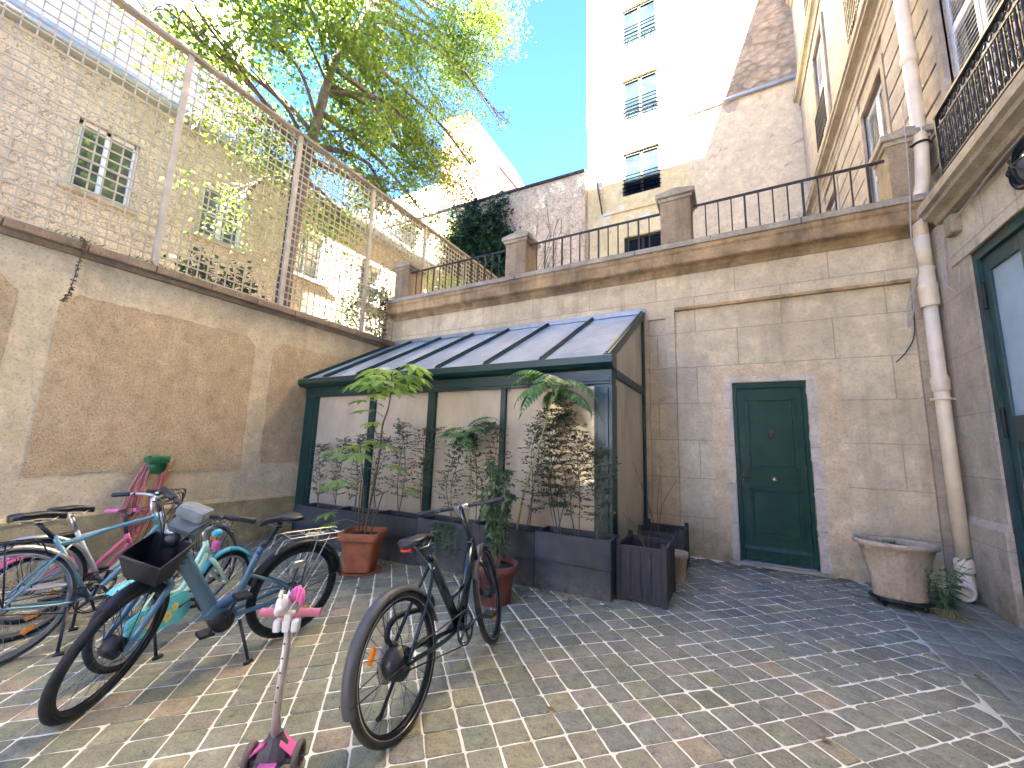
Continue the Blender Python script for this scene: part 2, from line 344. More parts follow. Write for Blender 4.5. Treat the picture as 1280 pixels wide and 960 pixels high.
    def sphere(s,c,r,n=12,m=8,sc_=(1,1,1)):
        c=V(c); vs=[];fs=[]
        for i in range(m+1):
            a=-PI/2+PI*i/m
            for k in range(n):
                t=2*PI*k/n; vs.append(c+V((r*sc_[0]*math.cos(a)*math.cos(t),r*sc_[1]*math.cos(a)*math.sin(t),r*sc_[2]*math.sin(a))))
        for i in range(m):
            for k in range(n):
                l=(k+1)%n; fs.append((i*n+k,i*n+l,(i+1)*n+l,(i+1)*n+k))
        s.add(vs,fs,True)
    def build(s,name,mat,parent=None,fixn=True):
        me=bpy.data.meshes.new(name); me.from_pydata([tuple(v) for v in s.v],[],s.f)
        me.polygons.foreach_set('use_smooth',s.smooth)
        if fixn:
            bm=bmesh.new(); bm.from_mesh(me); bmesh.ops.remove_doubles(bm,verts=bm.verts,dist=1e-6)
            bmesh.ops.recalc_face_normals(bm,faces=bm.faces); bm.to_mesh(me); bm.free()
        me.materials.append(M[mat] if isinstance(mat,str) else mat)
        me.validate(); me.update()
        o=bpy.data.objects.new(name,me); col.objects.link(o)
        if parent is not None: o.parent=parent
        return o
def tag(o,label=None,cat=None,group=None,kind=None):
    if label: o['label']=label
    if cat: o['category']=cat
    if group: o['group']=group
    if kind: o['kind']=kind
    return o
def empty(name,loc,label,cat,rz=0,group=None):
    o=bpy.data.objects.new(name,None); col.objects.link(o); o.location=loc; o.rotation_euler=(0,0,rz)
    o.empty_display_size=.2
    return tag(o,label,cat,group)
def world_empty(name,label,cat,group=None):   # Empty at the origin: children carry world coordinates
    return empty(name,(0,0,0),label,cat,0,group)
def based(name,base,label,cat,group=None):
    """Empty at the thing's base; returns (empty, T) where T shifts world coordinates to local ones"""
    o=empty(name,base,label,cat,0,group); b=V(base)
    return o,(lambda p:V(p)-b)
def gz(x): return -.032*max(0,min(5.2,-1.4-x))   # the yard falls gently to the left
SUN_E=5; SKY_S=.05; EXPO=6.0
HT_=18.6; HR=29.0
# ================================================================== SETTING
YB=6.19     # plane of the back wall
XL=-6.45    # plane of the left wall
XR=2.10     # plane of the right hand ground floor
# ---- ground: mortar bed + individually shaped setts
g=MB(); N=24
xs=[-6.6+9.4*i/N for i in range(N+1)]
xs=[-6.6+(18.6 if i==N else 9.4*i/N) for i in range(N+1)]
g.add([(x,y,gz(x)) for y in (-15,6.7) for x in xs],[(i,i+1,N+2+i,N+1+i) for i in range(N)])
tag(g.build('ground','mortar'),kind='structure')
def paving():
    vs=[];fs=[];cs=[];sm=[]
    rnd=random.Random(3)
    pal=[(.168,.172,.125),(.158,.162,.125),(.185,.18,.135),(.155,.16,.135),(.205,.19,.14),(.18,.165,.14),(.17,.17,.14),(.135,.145,.115)]
    palr=[(.155,.158,.148),(.165,.163,.152),(.175,.17,.155),(.14,.145,.138),(.172,.16,.15),(.158,.162,.142)]
    def paver(cx,cy,ang,hx,hy):
        ca,sa=math.cos(ang),math.sin(ang)
        t=min(1,max(0,(cx+1.6+rnd.uniform(-.8,.8)+.35*(cy-3))/1.6))
        c=rnd.choice(palr if rnd.random()<t else pal); k=rnd.uniform(.84,1.15)*1.3; c=(c[0]*k*1.18,c[1]*k*1.14,c[2]*k*.95)
        if rnd.random()<.05: c=(.36,.29,.19)
        hx*=rnd.uniform(.975,1.01); hy*=rnd.uniform(.975,1.01)
        ox,oy=rnd.uniform(-.003,.003),rnd.uniform(-.003,.003); an=rnd.uniform(-.02,.02)
        corner=[rnd.uniform(.004,.014) if rnd.random()<.88 else rnd.uniform(.02,.038) for _ in range(4)]
        cj=[(rnd.uniform(-.003,.003),rnd.uniform(-.003,.003)) for _ in range(4)]
        tx,ty=rnd.uniform(-.015,.015),rnd.uniform(-.015,.015); dz=rnd.uniform(-.002,.002)
        out=[]
        for q,(sx,sy) in enumerate(((1,1),(-1,1),(-1,-1),(1,-1))):
            r=corner[q]
            for a in (0,.5,1):
                th=(q+a)*PI/2
                out.append((sx*(hx-r)+r*math.cos(th)*1.0+cj[q][0],sy*(hy-r)+r*math.sin(th)+cj[q][1]))
            nx=(q+1)%4
            m=[(1,1),(-1,1),(-1,-1),(1,-1)][nx]
            mx,my=(sx+m[0])/2*hx,(sy+m[1])/2*hy
            out.append((mx*(1+rnd.uniform(-.03,.02)),my*(1+rnd.uniform(-.03,.02))))
        n=len(out); base=len(vs)
        rings=((1.0,-.012),(.985,.0015),(.955,.0042),(.6,.0052))
        for s_,z in rings:
            for (x,y) in out:
                x2,y2=x*s_,y*s_; zz=z+dz+tx*x2+ty*y2
                u=x2+ox; v=y2+oy; w=an
                px=cx+(u*ca-v*sa); px=min(px,1.205) if ang else px; py=cy+(u*sa+v*ca)
                vs.append((px,py,gz(px)+zz)); 
        vs.append((cx,cy,gz(cx)+.0053+dz)); 
        for _ in range(n*4+1): cs.append(c)
        for i in range(3):
            for k in range(n):
                l=(k+1)%n; fs.append((base+i*n+k,base+i*n+l,base+(i+1)*n+l,base+(i+1)*n+k)); sm.append(i>0)
        for k in range(n): fs.append((base+3*n+k,base+3*n+(k+1)%n,base+4*n)); sm.append(True)
    a=R(45); s2=math.sqrt(.5)
    # rows at 45 degrees; along each row the sett length varies
    row=.163; 
    r=-60
    while r<75:
        v=r*row                     # offset across (direction -45/135)
        u=-9.0; n_=0
        while u<9.5:
            cx0=(u*s2-v*s2*-1)      # along (1,1)/sqrt2 ; across (1,-1)/sqrt2
            cy0=(u*s2-v*s2)
            # setts get narrower towards the right hand edge of the yard
            ux=(u*s2+v*s2); narrow=ux>.3 and rnd.random()<.5
            n_+=1; L=rnd.choice((.095,.115,.135)) if narrow else (.168 if ux>.3 else -9.0+.168*n_+.012*math.sin(n_*2.3+r*.15)*.35-u)
            uc=u+L/2
            x=uc*s2+v*s2; y=uc*s2-v*s2
            if -6.6<x<1.20+.03 and -1.2<y<6.17 : paver(x,y,a,(L-.0078)/2,(row-.0078)/2)
            u+=L
        r+=1
    # strip along the right hand building, setts laid along the wall
    xx=1.30; k=0
    for hw in (.085,.085,.085,.085,.08):
        y=-1.2+rnd.uniform(0,.1)
        while y<6.15:
            L=rnd.uniform(.17,.30); paver(xx,y+L/2,0,hw-.006,(L-.014)/2); y+=L
        xx+=hw*2
    me=bpy.data.meshes.new('paving'); me.from_pydata(vs,[],fs); me.polygons.foreach_set('use_smooth',sm)
    ca=me.color_attributes.new('tint','FLOAT_COLOR','POINT')
    ca.data.foreach_set('color',[q for c in cs for q in (c[0],c[1],c[2],1)])
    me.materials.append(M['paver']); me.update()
    o=bpy.data.objects.new('paving',me); col.objects.link(o); tag(o,kind='structure')
paving()
g=MB(); g.box((-24,-10,3.0),(XL-.42,26,3.36)); tag(g.build('garden_ground','grass'),kind='structure')
g=MB(); g.box((XL+.02,6.62,4.0),(2.28,13.6,4.36)); tag(g.build('terrace_floor','gravel'),kind='structure')
g=MB(); g.box((-120,-120,-2.2),(120,120,-2.0)); tag(g.build('city_ground','gravel'),kind='structure')

lt=MB(); rnd=random.Random(77)
for k in range(230):
    q=rnd.random()
    if q<.4: x,y=rnd.uniform(-.5,2.0),6.1-abs(rnd.gauss(0,.12))
    elif q<.7: x,y=rnd.uniform(-6.2,-1),3.86-abs(rnd.gauss(0,.10))
    elif q<.85: x,y=XL+.1+abs(rnd.gauss(0,.2)),rnd.uniform(0,5)
    else: x,y=rnd.uniform(-4,1.8),rnd.uniform(1.2,5.8)
    if y>6.08: y=6.05
    a=rnd.uniform(0,6.3); L=rnd.uniform(.015,.045); z=gz(x)+.012; c_,s_=math.cos(a)*L,math.sin(a)*L
    lt.add([(x-c_,y-s_,z),(x+s_*.4,y-c_*.4,z+.004),(x+c_,y+s_,z+.006),(x-s_*.4,y+c_*.4,z+.002)],[(0,1,2,3)])
tag(lt.build('leaf_litter',plain('dry_leaf_litter',(.16,.12,.05),.9,0,.6,3),fixn=False),'small dry leaves and grit scattered on the setts along the walls and troughs','leaf litter',kind='stuff')
# ---- left wall
wl,T=based('boundary_wall',(XL-.2,1.2,0),'tall ochre rendered wall with rough panels along the left side of the yard','wall')
g=MB(T); g.box((XL-.4,-14.2,-.4),(XL,YB+.42,3.38)); g.build('wall_body','plaster',wl)
def panel(y0,y1,z0,z1,ch0=.14,ch1=.14):
    g=MB(T); rnd=random.Random(int(y0*100)); pts=[]
    def edge(a,b,n,j):
        for i in range(n):
            t=i/n; pts.append((a[0]+(b[0]-a[0])*t+rnd.uniform(-j,j),a[1]+(b[1]-a[1])*t+rnd.uniform(-j,j)))
    edge((y0,z0),(y1,z0),18,.022); edge((y1,z0),(y1,z1-ch1),10,.005); edge((y1,z1-ch1),(y1-ch1,z1),3,.01)
    edge((y1-ch1,z1),(y0+ch0,z1),16,.008); edge((y0+ch0,z1),(y0,z1-ch0),3,.01); edge((y0,z1-ch0),(y0,z0),10,.005)
    g.prism(pts,XL-.01,XL+.007,'x'); g.build('roughcast_panel','roughcast',wl)
panel(-3.6,.97,.95,2.97); panel(1.27,3.36,.92,2.93); panel(3.64,6.1,1.0,2.93,.16,.05)
g=MB(T); g.box((XL-.1,-14.2,-.4),(XL+.035,YB+.2,.44)); g.prism([(XL-.01,.44),(XL+.05,.44),(XL+.05,.47),(XL-.01,.53)],-14.2,YB+.1,'y'); g.build('plinth','wall_base',wl)
g=MB(T)
y=-4.2
while y<6.3:
    L=.62; g.box((XL-.44,y+.004,3.42),(XL+.12,min(y+L,6.34)-.004,3.52),.012); y+=L
g.box((XL-.40,-14.2,3.36),(XL+.05,6.33,3.43)); g.build('coping','coping_brown',wl)

# ---- back wall with cornice
wb,T=based('back_wall',(-2,YB+.2,0),'beige ashlar retaining wall with a stained cornice closing the yard','wall')
g=MB(T)
g.box((XL-.3,YB,-.3),(0,YB+.42,4.1)); g.box((0,YB,2.345),(.83,YB+.42,4.1)); g.box((.83,YB,-.3),(2.3,YB+.42,4.1)); g.box((0,YB+.16,-.3),(.83,YB+.42,2.345))
g.build('wall_body','ashlar',wb)
g=MB(T)   # framing bands standing proud of the recessed panel
g.box((XL,YB-.045,3.50),(2.12,YB+.01,4.08)); g.box((-.82,YB-.045,-.1),(-.70,YB+.01,3.50)); g.box((-1.16,YB-.045,-.1),(-1.07,YB+.01,3.5)); g.box((-1.07,YB-.045,3.36),(-.82,YB+.01,3.5))
g.build('frame_band','ashlar',wb)
g=MB(T); g.box((1.90,YB-.05,-.1),(2.14,YB+.01,3.5)); g.build('pilaster','pilaster',wb)
g=MB(T); g.box((-.70,YB-.058,3.46),(1.90,YB+.01,3.5)); g.build('string_course','cornice',wb)
rnd=random.Random(5)
def ragged(x0,x1,z0,z1,j=.012,n=14):
    pts=[]
    W_,H_=x1-x0,z1-z0
    for (a,b) in (((x0,z0),(x1,z0)),((x1,z0),(x1,z1)),((x1,z1),(x0,z1)),((x0,z1),(x0,z0))):
        vert=a[0]==b[0]; m=max(1,int(n*(H_ if vert else W_)/max(W_,H_)))
        for i in range(m):
            t=i/m; q=0 if i==0 else rnd.uniform(-j,j); pts.append((a[0]+(b[0]-a[0])*t+(q if vert else 0),a[1]+(b[1]-a[1])*t+(0 if vert else q)))
    return pts
g=MB(T)
g.prism(ragged(-.25,-.065,-.05,2.40,.006),YB-.014,YB+.005,'y'); g.prism(ragged(.895,1.16,-.05,2.40,.006),YB-.014,YB+.005,'y')
g.prism(ragged(-.25,1.16,2.40,2.56,.006),YB-.0145,YB+.005,'y'); g.build('door_surround','surround',wb)
g=MB(T)   # chipped white plaster reveal round the door
g.prism(ragged(-.085,-.004,0.02,2.345,.012,40),YB-.019,YB+.01,'y'); g.prism(ragged(.834,.925,0.0,2.345,.018,40),YB-.019,YB+.01,'y'); g.prism(ragged(-.085,.925,2.352,2.42,.010,24),YB-.0195,YB+.01,'y')
g.build('chipped_reveal','white_stone',wb)
g=MB(T); g.box((-.13,YB-.07,-.2),(.95,YB+.16,.035),.01); g.build('door_sill','threshold',wb)
g=MB(T)
g.prism([(YB+.1,4.0),(YB-.06,4.0),(YB-.075,4.045),(YB-.13,4.09),(YB-.21,4.11),(YB-.225,4.13),(YB-.225,4.26),(YB-.245,4.29),(YB-.245,4.345),(YB+.1,4.345)],XL-.05,2.28,'x')
g.build('cornice','cornice',wb)
g=MB(T); x=XL-.02
while x<2.2:
    L=min(1.05,2.27-x); g.box((x+.003,YB-.27,4.347),(x+L-.003,YB+.40,4.43),.010); x+=L
g.build('coping','coping',wb)

# ---- pedestals and railings on the cornice
def pedestal(x0,x1,label,z1=5.22):
    p,T=based('pedestal',((x0+x1)/2,YB+.02,4.43),label,'pedestal','pedestals on the terrace edge')
    g=MB(T); g.box((x0+.035,YB-.16,4.425),(x1-.035,YB+.26,z1-.1),.012); g.build('shaft','pedestal',p)
    g=MB(T); g.box((x0+.01,YB-.185,z1-.11),(x1-.01,YB+.285,z1-.06)); g.box((x0-.03,YB-.225,z1-.06),(x1+.03,YB+.325,z1+.02),.015)
    g.prism([(x0-.02,z1+.02),(x1+.02,z1+.02),((x0+x1)/2,z1+.07)],YB-.21,YB+.31,'y'); g.build('cap','coping',p)
pedestal(-6.42,-5.95,'brown stone pedestal at the left end of the terrace, against the trellis')
pedestal(-3.62,-3.12,'stone pedestal with a pale star shaped crack, second from the left')
pedestal(-.88,-.38,'brown stone pedestal on the cornice above the door panel, in front of the yellow building',5.28)
pedestal(1.76,2.2,'lichen capped stone pedestal beside the cream drainpipe',5.28)
def railing(x0,x1,label,n):
    r,T=based('railing',((x0+x1)/2,YB-.1,4.43),label,'railing','iron railings on the terrace edge')
    y=YB-.1
    g=MB(T); g.beam((x0,y,5.03),(x1,y,5.03),.022,.032); g.build('handrail','iron_rust',r)
    g=MB(T); g.beam((x0,y,4.50),(x1,y,4.50),.022,.018); g.build('bottom_rail','iron_rust',r)
    for i in range(1,n):
        x=x0+(x1-x0)*i/n; g=MB(T); t=.017 if i%4 else .026
        g.beam((x,y,4.43 if i%4==0 else 4.50),(x,y,5.02),t,t); g.build('bar','iron_rust',r)
railing(-5.98,-3.6,'black iron railing before the white trellis, between the two left pedestals',15)
railing(-3.13,-.86,'black iron railing under the yellow building, between the middle pedestals',14)
railing(-.39,1.78,'black iron railing above the green door, running to the drainpipe',13)

# ---- green entrance door
d,T=based('entrance_door',(.415,YB,0),'dark green panelled door with brass knob in the beige wall','door')
yf=YB+.055
g=MB(T); g.box((.005,yf-.03,.04),(.05,yf+.07,2.34)); g.box((.78,yf-.03,.04),(.825,yf+.07,2.34)); g.box((.05,yf-.03,2.27),(.78,yf+.07,2.34)); g.build('door_frame','green_paint',d)
g=MB(T); g.box((.052,yf,.06),(.778,yf+.05,2.268),.003)
leaf=g.build('door_leaf','green_paint',d)
def mould(x0,x1,z0,z1,w=.028,o=.030):
    g=MB(T); pr=[(0,0),(w*.3,o),(w*.7,o),(w,0)]
    for a,b in ((0,w),): pass
    y=yf
    for k,(p,q,inx,inz) in enumerate((((x0,z0),(x1,z0),0,1),((x1,z0),(x1,z1),-1,0),((x1,z1),(x0,z1),0,-1),((x0,z1),(x0,z0),1,0))):
        g.beam((p[0]+inx*w/2,y-o/2,p[1]+inz*w/2),(q[0]+inx*w/2,y-o/2,q[1]+inz*w/2),w,o,(0,-1,0) if False else (0,0,1) if inz==0 and False else (0,1,0))
    g.box((x0+w+.012,y-.006,z0+w+.012),(x1-w-.012,y+.002,z1-w-.012),.004); return g.build('door_panel','green_paint',leaf)
mould(.145,.70,1.20,2.13); mould(.145,.70,1.03,1.13,.014,.012); mould(.145,.70,.36,.96)
g=MB(T); g.box((.10,yf-.012,1.145),(.74,yf+.002,1.175)); g.box((.10,yf-.012,.985),(.74,yf+.002,1.012)); g.prism([(yf+.002,.24),(yf-.03,.20),(yf-.03,.175),(yf+.002,.175)],.06,.77,'x'); g.build('moulding','green_paint',leaf)
g=MB(T); g.lathe([(0,-.062),(.018,-.06),(.03,-.05),(.03,-.04),(.014,-.026),(.014,-.01),(.034,-.006),(.034,0)],(.425,yf-.013,1.08),20,axis='y'); g.build('knob','brass',d)
g=MB(T); g.box((.393,yf-.024,1.60),(.457,yf-.006,1.72),.006); g.ring((.425,yf-.03,1.645),.02,.006,'y',16,6); g.build('knocker','dark_steel',d)
g=MB(T); g.box((.062,yf-.012,.98),(.092,yf,1.16),.004); g.tube([(.077,yf-.01,1.09),(.077,yf-.04,1.09),(.15,yf-.045,1.088)],.008,8); g.build('handle','dark_steel',d)
g=MB(T); g.box((.03,YB-.012,.036),(.80,YB+.05,.056)); g.build('weather_bar','steel',d)

# ---- right hand building
rb,T=based('apartment_house',(2.4,2,0),'stone apartment building with balcony, shutters and green carriage door along the right side','building')
g=MB(T); DY0,DY1,DZ=2.55,5.38,3.40
g.box((XR,-3.2,-.3),(2.9,DY0,4.0)); g.box((XR,DY1,-.3),(2.9,6.6,4.0)); g.box((XR,DY0,DZ),(2.9,DY1,4.0)); g.box((2.45,DY0,-.3),(2.9,DY1,DZ))
g.build('ground_floor_wall','jamb_stone',rb)
g=MB(T); g.box((XR-.035,DY1-.02,-.2),(XR+.02,YB-.08,.78),.01); g.prism([(XR-.035,.78),(XR+.0,.78),(XR+.0,.84)],DY1,YB-.09,'y'); g.build('jamb_base','jamb_stone',rb)
g=MB(T); y=DY1+.32
for L in (.55,.62,.62,.62,.62,.5):
    g.box((XR-.02,y-L+.004,DZ),(XR+.02,y-.004,3.88),.006); y-=L
g.build('lintel_block','white_stone',rb)
g=MB(T)   # upper wall in storeys with window openings
WIN=[(yc,z0,z1) for yc in (11.15,8.0,5.15,2.2) for (z0,z1) in ((4.5,7.45),(9.05,11.75),(13.1,15.6))]
ys=sorted({yc for yc,_,_ in WIN}); hw=.56
edges=[-3.2]+[e for yc in ys for e in (yc-hw,yc+hw)]+[14.2]
for i in range(0,len(edges),2): g.box((2.3,edges[i],4.0),(2.9,edges[i+1],HT_))
for yc in ys:
    zz=[4.0]+[z for (y_,a,b) in sorted(WIN) if y_==yc for z in (a,b)]+[HT_]
    for i in range(0,len(zz),2): g.box((2.3,yc-hw,zz[i]),(2.9,yc+hw,zz[i+1]))
g.box((2.55,-3.1,4.1),(2.89,14,HT_-.5))
g.build('upper_wall','upper_stone',rb)
# rusticated courses of the first floor
g=MB(T)
for i in range(0,len(edges),2):
    a,b=edges[i],edges[i+1]; a+=.14 if i else 0; b-=.14 if i<len(edges)-2 else 0
    z=4.12
    g=MB(T)
    while z<7.9:
        g.box((2.262,a,z),(2.302,b,z+.335),.008); z+=.375
    g.build('rusticated_stonework','upper_stone',rb)
def cornice(z,p,name='string_cornice'):
    g=MB(T); x=2.3
    g.prism([(x+.05,z-.16),(x-.04,z-.16),(x-.05,z-.06),(x-p*.55,z-.02),(x-p,z),(x-p,z+.07),(x-p-.03,z+.09),(x-p-.03,z+.15),(x+.05,z+.20)],-3.2,14.0,'y'); g.build(name,'moulding',rb)
cornice(8.42,.17); cornice(8.05,.05); cornice(12.45,.16); cornice(16.1,.12); cornice(HT_-.1,.3)
for i,(yc,z0,z1) in enumerate(WIN):
    g=MB(T)
    for s in (-1,1): g.box((2.255,yc+s*hw-.01 if s<0 else yc+hw-.07,z0),(2.32,yc+s*hw+.08 if s<0 else yc+hw+.12 if False else yc+hw+.01,z1)) if False else g.box((2.25,min(yc+s*hw,yc+s*(hw+.12)),z0),(2.32,max(yc+s*hw,yc+s*(hw+.12)),z1+.12))
    g.box((2.25,yc-hw,z1),(2.32,yc+hw,z1+.12)); g.box((2.215,yc-hw-.14,z0-.09),(2.32,yc+hw+.14,z0),.01)
    fr=g.build('window','moulding',rb)
    g=MB(T); g.box((2.40,yc-hw,z0),(2.44,yc-hw+.07,z1)); g.box((2.40,yc+hw-.07,z0),(2.44,yc+hw,z1)); g.box((2.40,yc-.04,z0),(2.44,yc+.04,z1)); g.box((2.40,yc-hw,z1-.07),(2.44,yc+hw,z1)); g.box((2.40,yc-hw,z0),(2.44,yc+hw,z0+.1)); g.box((2.40,yc-hw,z0+1.9),(2.44,yc+hw,z0+1.95))
    g.build('sash_frame','white_paint',fr)
    g=MB(T); g.box((2.44,yc-hw,z0),(2.455,yc+hw,z1)); g.build('pane','dark_glass',fr)
    for s in (-1,1):   # louvred shutters
        def TS(p,s=s,yc=yc):
            p=V(p)
            return T(V((2.345+p.x,yc+s*hw-s*p.y,p.z)))
        g=MB(TS); w=.545
        g.box((0,0,z0+.02),(.035,.06,z1-.04)); g.box((0,w-.06,z0+.02),(.035,w,z1-.04)); g.box((0,.06,z1-.12),(.035,w-.06,z1-.04)); g.box((0,.06,z0+.02),(.035,w-.06,z0+.5)); g.box((0,.06,z0+1.6),(.035,w-.06,z0+1.7))
        z=z0+.54; 
        while z<z1-.15:
            if not (z0+1.53<z<z0+1.71): g.add([(.0,.06,z),(.0,w-.06,z),(.03,w-.06,z+.045),(.03,.06,z+.045),(.0,.06,z+.008),(.0,w-.06,z+.008),(.03,w-.06,z+.053),(.03,.06,z+.053)],[(0,1,2,3),(7,6,5,4),(0,4,5,1),(3,2,6,7)])
            z+=.055
        g.build('shutter','shutter',fr)
    if z0>8:   # small iron guard
        g=MB(T); y0,y1=yc-hw,yc+hw
        g.beam((2.2,y0,z0+.9),(2.2,y1,z0+.9),.025,.025); g.beam((2.2,y0,z0+.08),(2.2,y1,z0+.08),.02,.02)
        for k in range(13):
            y=y0+(y1-y0)*k/12; g.beam((2.2,y,z0+.0),(2.2,y,z0+.9),.016,.016)
            if k<12:
                for zz in (.2,.45,.72): g.ring((2.2,y+.047,z0+zz),.036,.006,'x',12,4)
        g.build('guard_rail','iron',fr)
# balcony over the carriage door
g=MB(T)
g.prism([(2.32,3.86),(1.98,3.86),(1.96,3.90),(1.89,3.93),(1.885,3.97),(1.85,3.99),(1.85,4.08),(2.32,4.10)],-3.1,5.6,'y')
g.box((2.0,5.35,3.66),(2.32,5.52,3.86),.02); g.box((2.0,2.35,3.62),(2.32,2.55,3.86),.02)
bal=g.build('balcony','moulding',rb)
g=MB(T); xr=1.90; ya,yb=5.08,-3.0
g.beam((xr,ya,4.76),(xr,yb,4.76),.045,.028); g.beam((xr,ya,4.165),(xr,yb,4.165),.02,.02); g.beam((xr,ya,4.63),(xr,yb,4.63),.014,.014)
g.beam((xr,ya,4.08),(xr,ya,4.76),.03,.03); g.beam((xr,ya,4.76),(2.3,ya,4.76),.03,.02); g.beam((xr,ya,4.165),(2.3,ya,4.165),.02,.02)
y=ya-.07
while y>yb:
    g.lathe([(.009,4.17),(.009,4.26),(.018,4.29),(.009,4.32),(.009,4.38),(.02,4.42),(.009,4.46),(.009,4.52),(.017,4.55),(.009,4.58),(.009,4.63)],(xr,y,0),6)
    g.ring((xr,y-.035,4.695),.028,.007,'x',10,4); g.ring((xr,y-.035,4.23),.026,.007,'x',10,4,a0=0,a1=4.6); g.ring((xr,y+.03,4.57),.022,.006,'x',10,4,a0=1,a1=5.5); g.ring((xr,y+.03,4.33),.022,.006,'x',10,4,a0=1,a1=5.5)
    g.beam((xr,y-.035,4.17),(xr,y-.035,4.63),.008,.008)
    y-=.085
for xx in (1.98,2.06,2.14,2.22): g.lathe([(.009,4.17),(.018,4.29),(.009,4.34),(.02,4.42),(.009,4.48),(.009,4.63)],(xx,ya,0),6)
g.build('railing','iron',bal)
# carriage door, four leaves
cd=MB(T); X0=XR+.05
cd.box((X0-.03,DY1-.07,-.05),(X0+.08,DY1,DZ)); cd.box((X0-.03,DY0,DZ-.09),(X0+.08,DY1-.07,DZ)); cd.box((X0-.03,DY0,-.05),(X0+.08,DY0+.07,DZ-.09))
cdo=cd.build('carriage_door','teal_paint',rb)
y=DY1-.075; lw=(DY1-DY0-.15)/4
for k in range(4):
    a,b=y-lw+.004,y-.004
    g=MB(T); g.box((X0,a,.03),(X0+.05,a+.10,DZ-.095),.004); g.box((X0,b-.10,.03),(X0+.05,b,DZ-.095),.004)
    for z0,z1 in ((.03,.26),(1.58,1.80),(DZ-.24,DZ-.095)): g.box((X0,a+.10,z0),(X0+.05,b-.10,z1))
    g.box((X0+.02,a+.10,.26),(X0+.04,b-.10,1.58)); g.box((X0+.006,a+.15,.32),(X0+.03,b-.15,1.52),.012)
    lf=g.build('door_leaf','teal_paint',cdo)
    g=MB(T); g.box((X0+.022,a+.10,1.80),(X0+.03,b-.10,DZ-.24)); g.build('pane','blue_glass',lf)
    if k%2==0:
        for z in (.45,1.75,2.95): g=MB(T); g.lathe([(.016,-.11),(.016,.11)],(X0-.012,b+.004,z),10); g.sphere((X0-.012,b+.004,z+.12),.019,8,6); g.sphere((X0-.012,b+.004,z-.12),.019,8,6); g.build('hinge','iron',lf)
    y-=lw
g=MB(T); g.box((XR-.02,DY0,-.1),(XR+.3,DY1,.02)); g.build('door_sill','threshold',rb)

# ---- drainpipe
PX,PY=2.0,6.03
dp,T=based('drainpipe',(PX,PY,0),'cream painted drainpipe in the corner between door wall and carriage door','drainpipe')
g=MB(T); g.tube([(PX,PY,.20),(PX,PY,3.62)],.062,20); g.tube([(PX,PY,3.9),(PX,PY,4.3),(PX+.07,PY,4.6),(PX+.1,PY,5),(PX+.1,PY,16)],.066,20); g.build('pipe','pvc',dp)
g=MB(T); g.tube([(PX,PY,3.585),(PX,PY,3.95)],.07,20); g.build('collar','pvc',dp)
for prof,xx in (([(.078,3.10),(.082,3.12),(.082,3.30),(.086,3.31),(.086,3.36),(.074,3.37),(.074,3.52),(.08,3.53),(.08,3.56),(.066,3.57)],PX),([(.064,2.13),(.078,2.15),(.08,2.17),(.074,2.2),(.08,2.24),(.08,2.27),(.07,2.3),(.064,2.31)],PX),([(.062,.27),(.078,.29),(.082,.31),(.075,.34),(.08,.38),(.063,.41)],PX),([(.066,6.2),(.085,6.22),(.085,6.3),(.066,6.33)],PX+.1),([(.066,9.5),(.085,9.52),(.085,9.6),(.066,9.63)],PX+.1)):
    g=MB(T); g.lathe(prof,(xx,PY,0),20); g.build('collar','pvc',dp)
for z in (2.05,5.1,7.4):
    g=MB(T); xx=PX if z<4 else PX+.1; g.lathe([(.068,z-.012),(.082,z-.012),(.082,z+.012),(.068,z+.012)],(xx,PY,0),20); g.box((xx-.10,PY-.012,z-.011),(xx+.10,PY+.012,z+.011)); g.beam((xx,PY+.06,z),(xx,PY+.16,z),.015,.015); g.build('bracket','pvc' if z<4 else 'iron',dp)
g=MB(T); g.tube([(PX,PY,.26),(PX,PY-.0,.16),(PX-.02,PY-.05,.105),(PX-.06,PY-.12,.10)],[.064,.068,.07,.07],20,cap=False); g.ring((PX-.062,PY-.125,.10),.072,.013,'y',20,8); g.lathe([(.0,0),(.03,.0),(.05,.012),(.066,.012)],(PX-.055,PY-.10,.10),20,axis='y')
g.ring((PX-.058,PY-.112,.10),.035,.006,'y',16,6); g.build('elbow','pvc',dp)

# ---- loose cables beside the pipe
def cable(pts,r,label,name='cable',mat_='wire'):
    P=[V(p) for p in pts]; out=[]
    for i in range(len(P)-1):
        p0,p1,p2,p3=P[max(i-1,0)],P[i],P[i+1],P[min(i+2,len(P)-1)]
        for k in range(6):
            t=k/6; out.append(.5*((2*p1)+(-p0+p2)*t+(2*p0-5*p1+4*p2-p3)*t*t+(-p0+3*p1-3*p2+p3)*t*t*t))
    out.append(P[-1]); b=out[0].copy(); g=MB(lambda p:V(p)-b); g.tube(out,r,6); o=g.build(name,mat_); o.location=b; return tag(o,label,'cable')
cable([(1.93,5.85,5.6),(1.90,5.84,4.6),(1.86,5.85,3.9),(1.92,5.98,3.5),(1.84,6.08,3.2),(1.82,6.1,2.9),(1.87,6.09,3.05),(1.90,6.09,3.3)],.006,'thin grey cable hanging in loops in front of the drainpipe top')
cable([(1.88,6.1,3.1),(1.86,6.1,2.8),(1.78,6.1,2.62),(1.68,6.1,2.5)],.006,'loose black cable end hanging off the wall left of the drainpipe','cable','iron')
cable([(2.06,5.75,3.2),(2.05,5.68,3.62),(2.04,5.5,3.78),(2.03,5.1,3.80),(2.02,4.6,3.84),(2.0,3.9,3.84)],.009,'pale cable clipped under the balcony above the carriage door')
cable([(2.06,5.78,3.62),(2.03,5.72,3.3),(2.05,5.6,3.12),(2.04,5.45,3.18),(2.04,5.42,3.3)],.007,'thin white cable loop on the stone pier beside the carriage door')
